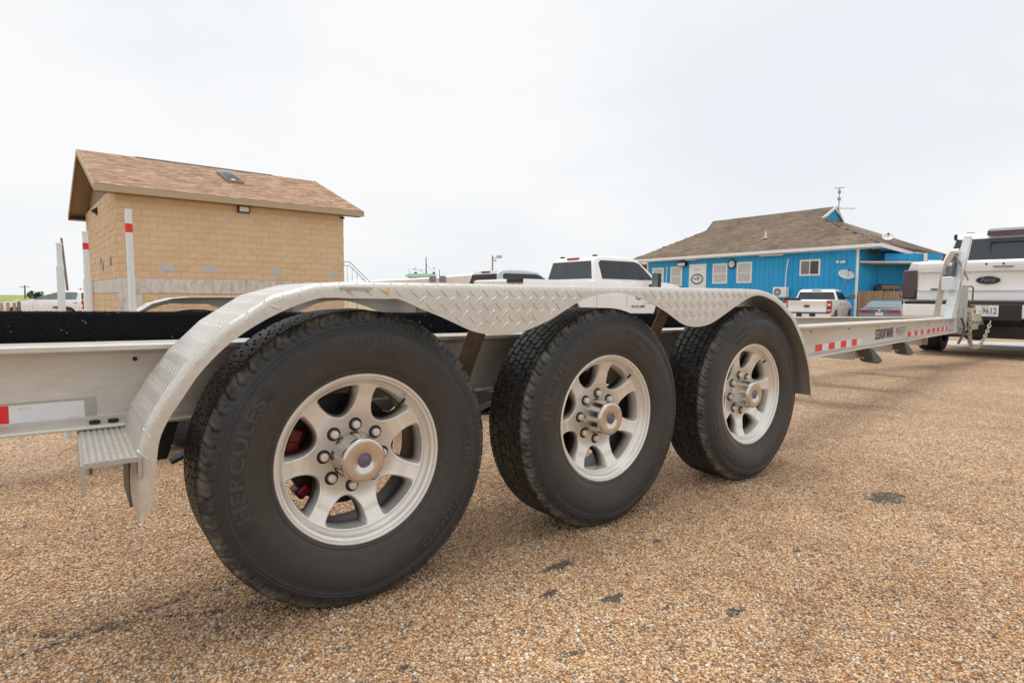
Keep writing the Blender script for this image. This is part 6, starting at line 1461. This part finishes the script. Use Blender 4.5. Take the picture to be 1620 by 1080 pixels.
# stub posts at the far left
for i, (px, py, h) in enumerate(((-2.85, 37.9, 1.25), (-2.62, 38.4, 1.25), (-2.42, 38.0, 1.3), (-2.98, 36.0, 1.2))):
    o = MB().tube([(0, 0, 0), (0, 0, h)], .075, 10).build('fence_post', M['tan_trim'] if i != 2 else M['wood'], None, smooth=True, angle=50, loc=(px, py, ground_z(px, py))); tag(o, ['short pale fence post at the very left edge of the photo', 'second short pale post from the left edge', 'dark short post between two pale ones at the left edge', 'pale short post half cut by the left edge'][i], 'fence post', 'short posts at the left edge')
for i in range(5):
    x, y = -4.2 + i * .95, 74 + i * 3; o = MB().tube([(0, 0, 0), (0, 0, 1.25)], .10, 8).build('field_post', M['yellow'] if i > 2 else M['white_trim'], None, loc=(x, y, -.86)); tag(o, ['leftmost small white post in the grass field', 'second small white post in the grass field', 'third small white post in the grass field, above the pickup hood', 'small yellow post in the grass field above the pickup hood', 'rightmost small yellow post in the grass field'][i], 'post', 'small posts in the grass field')
def tree(x, y, h, w, label, n=900):
    r_ = empty('tree', (x, y, -.86)); tag(r_, label, 'tree'); MB().tube([(0, 0, 0), (.1, 0, h * .4), (0, .1, h * .8)], [.18, .12, .04], 7).build('trunk', M['wood'], r_)
    rnd = random.Random(int(x * 10)); mb = MB()
    cl = [(rnd.uniform(-w, w) * .7, rnd.uniform(-w, w) * .5, h * rnd.uniform(.45, .95), rnd.uniform(.25, .5) * w) for _ in range(12)]
    for i in range(n):
        cx, cy, cz, cr_ = rnd.choice(cl); d = Vector((rnd.gauss(0, 1), rnd.gauss(0, 1), rnd.gauss(0, .7))).normalized() * cr_ * rnd.uniform(.5, 1); p = Vector((cx, cy, cz)) + d; s = Vector((rnd.uniform(-1, 1), rnd.uniform(-1, 1), rnd.uniform(-1, 1))).normalized() * .13; t = s.cross(Vector((rnd.uniform(-1, 1), rnd.uniform(-1, 1), 1))).normalized() * .13
        mb.add([p - s, p + t, p + s, p - t], [(0, 1, 2, 3)])
    mb.build('crown', M['foliage'], r_, recalc=False)['kind'] = 'stuff'
tree(-5.3, 160, 2.3, 1.5, 'small dark tree standing in the field left of the white pickup'); tree(2.2, 128, 1.5, 2.3, 'low dark tree just left of the white pickup roof', 700); tree(4.4, 131, 1.8, 2.2, 'bushy low tree touching the white pickup roof', 700)

# white boat on the lot behind the fender
bt = empty('white_boat', (19.2, 33.9, ground_z(19, 34))); bt.rotation_euler = (0, 0, math.atan2(-3.8, 5.1)); tag(bt, 'long low white boat with two grey seats, between the block building and the trucks', 'boat')
hb_ = MB(); secs = []
for (x, w, zt_, zk) in ((-4.4, .9, 2.60, 1.5), (-3.0, 1.15, 2.66, 1.35), (-1.0, 1.25, 2.76, 1.2), (1.0, 1.2, 2.90, 1.15), (2.6, .9, 3.06, 1.3), (3.6, .45, 3.18, 1.7), (4.1, .05, 3.24, 2.6)):
    secs.append([(x, -w, zt_), (x, -w * .9, zt_ - .35), (x, -w * .6, zk + .25), (x, 0, zk), (x, w * .6, zk + .25), (x, w * .9, zt_ - .35), (x, w, zt_), (x, w * .8, zt_ + .06), (x, 0, zt_ + .14), (x, -w * .8, zt_ + .06)])
n = 10; vs = [v for s in secs for v in s]; fs = [(i * n + j, i * n + (j + 1) % n, (i + 1) * n + (j + 1) % n, (i + 1) * n + j) for i in range(len(secs) - 1) for j in range(n)] + [tuple(range(n)), tuple(range(len(vs) - 1, len(vs) - n - 1, -1))]
hb_.add(vs, fs).build('hull', M['white_paint'], bt, smooth=True)
for x in (.1, .75): MB().box(x, x + .42, -1.3, -.9, 2.62, 3.02).build('seat', M['grey_cushion'], bt, bevel=.05, segs=3)
for x in (-2.5, 1.5): MB().box(x, x + .3, -.9, .9, .0, 1.4).build('boat_stand', M['rail_metal'], bt)
wv = empty('white_tent', (15.3, 37.0, -.85)); tag(wv, 'small white rounded canopy top beside the stair railing', 'canopy'); MB().ball((0, 0, 2.15), 1.0, 12, (.9, .9, .62)).build('canopy', M['white_trim'], wv, smooth=True); MB().tube([(0, 0, 0), (0, 0, 2.2)], .05, 8).build('pole', M['rail_metal'], wv)

# green topped fishing boat beyond the lot
sb = empty('fishing_boat', (56.0, 103.0, -.65)); sb.rotation_euler = (0, 0, R(-37)); tag(sb, 'fishing boat with green wheelhouse roof, masts and white radar domes on the horizon', 'boat')
hl = MB(); hl.hexa([(-7, -2, 0), (7, -1, 0), (7, 1, 0), (-7, 2, 0), (-8, -2.6, 3), (9, -1.2, 3.6), (9, 1.2, 3.6), (-8, 2.6, 3)]); hl.build('hull', M['white_trim'], sb, bevel=.1)
MB().box(-2.4, 2.6, -2, 2, 3.0, 5.35).build('wheelhouse', M['white_trim'], sb)
for k in range(6): MB().box(-2.2 + k * .8, -1.7 + k * .8, -2.03, -2.0, 4.55, 5.15).build('wheelhouse_window', M['tint_glass'], sb)
MB().hexa([(-3.1, -2.4, 5.36), (3.0, -2.4, 5.36), (3.0, 2.4, 5.36), (-3.1, 2.4, 5.36), (-2.4, -1.9, 5.95), (2.4, -1.9, 5.95), (2.4, 1.9, 5.95), (-2.4, 1.9, 5.95)]).build('wheelhouse_roof', M['green_paint'], sb, bevel=.03)
MB().tube([(.8, 0, 5.9), (.8, 0, 9.3)], [.13, .07], 8).build('mast', M['black_steel'], sb); MB().tube([(.8, 0, 7.9), (2.6, 0, 6.0)], .03, 6).build('mast_stay', M['rail_metal'], sb)
for (x, h) in ((-2.6, 7.0), (-1.3, 7.3), (-1.0, 7.2), (2.4, 7.1), (-2.2, 6.6), (.2, 6.7)): MB().tube([(x, 0, 5.9), (x, 0, h)], .035, 6).build('antenna_rod', M['rail_metal'], sb)
for (x, z) in ((-1.6, 7.0), (-.3, 6.75), (2.4, 7.2)): MB().ball((x, 0, z), .27, 8).build('radar_dome', M['white_trim'], sb, smooth=True)
for x in (-1.3, 2.3): MB().box(x - .25, x + .25, -.3, .3, 5.96, 6.25).build('roof_box', M['black_steel'], sb)
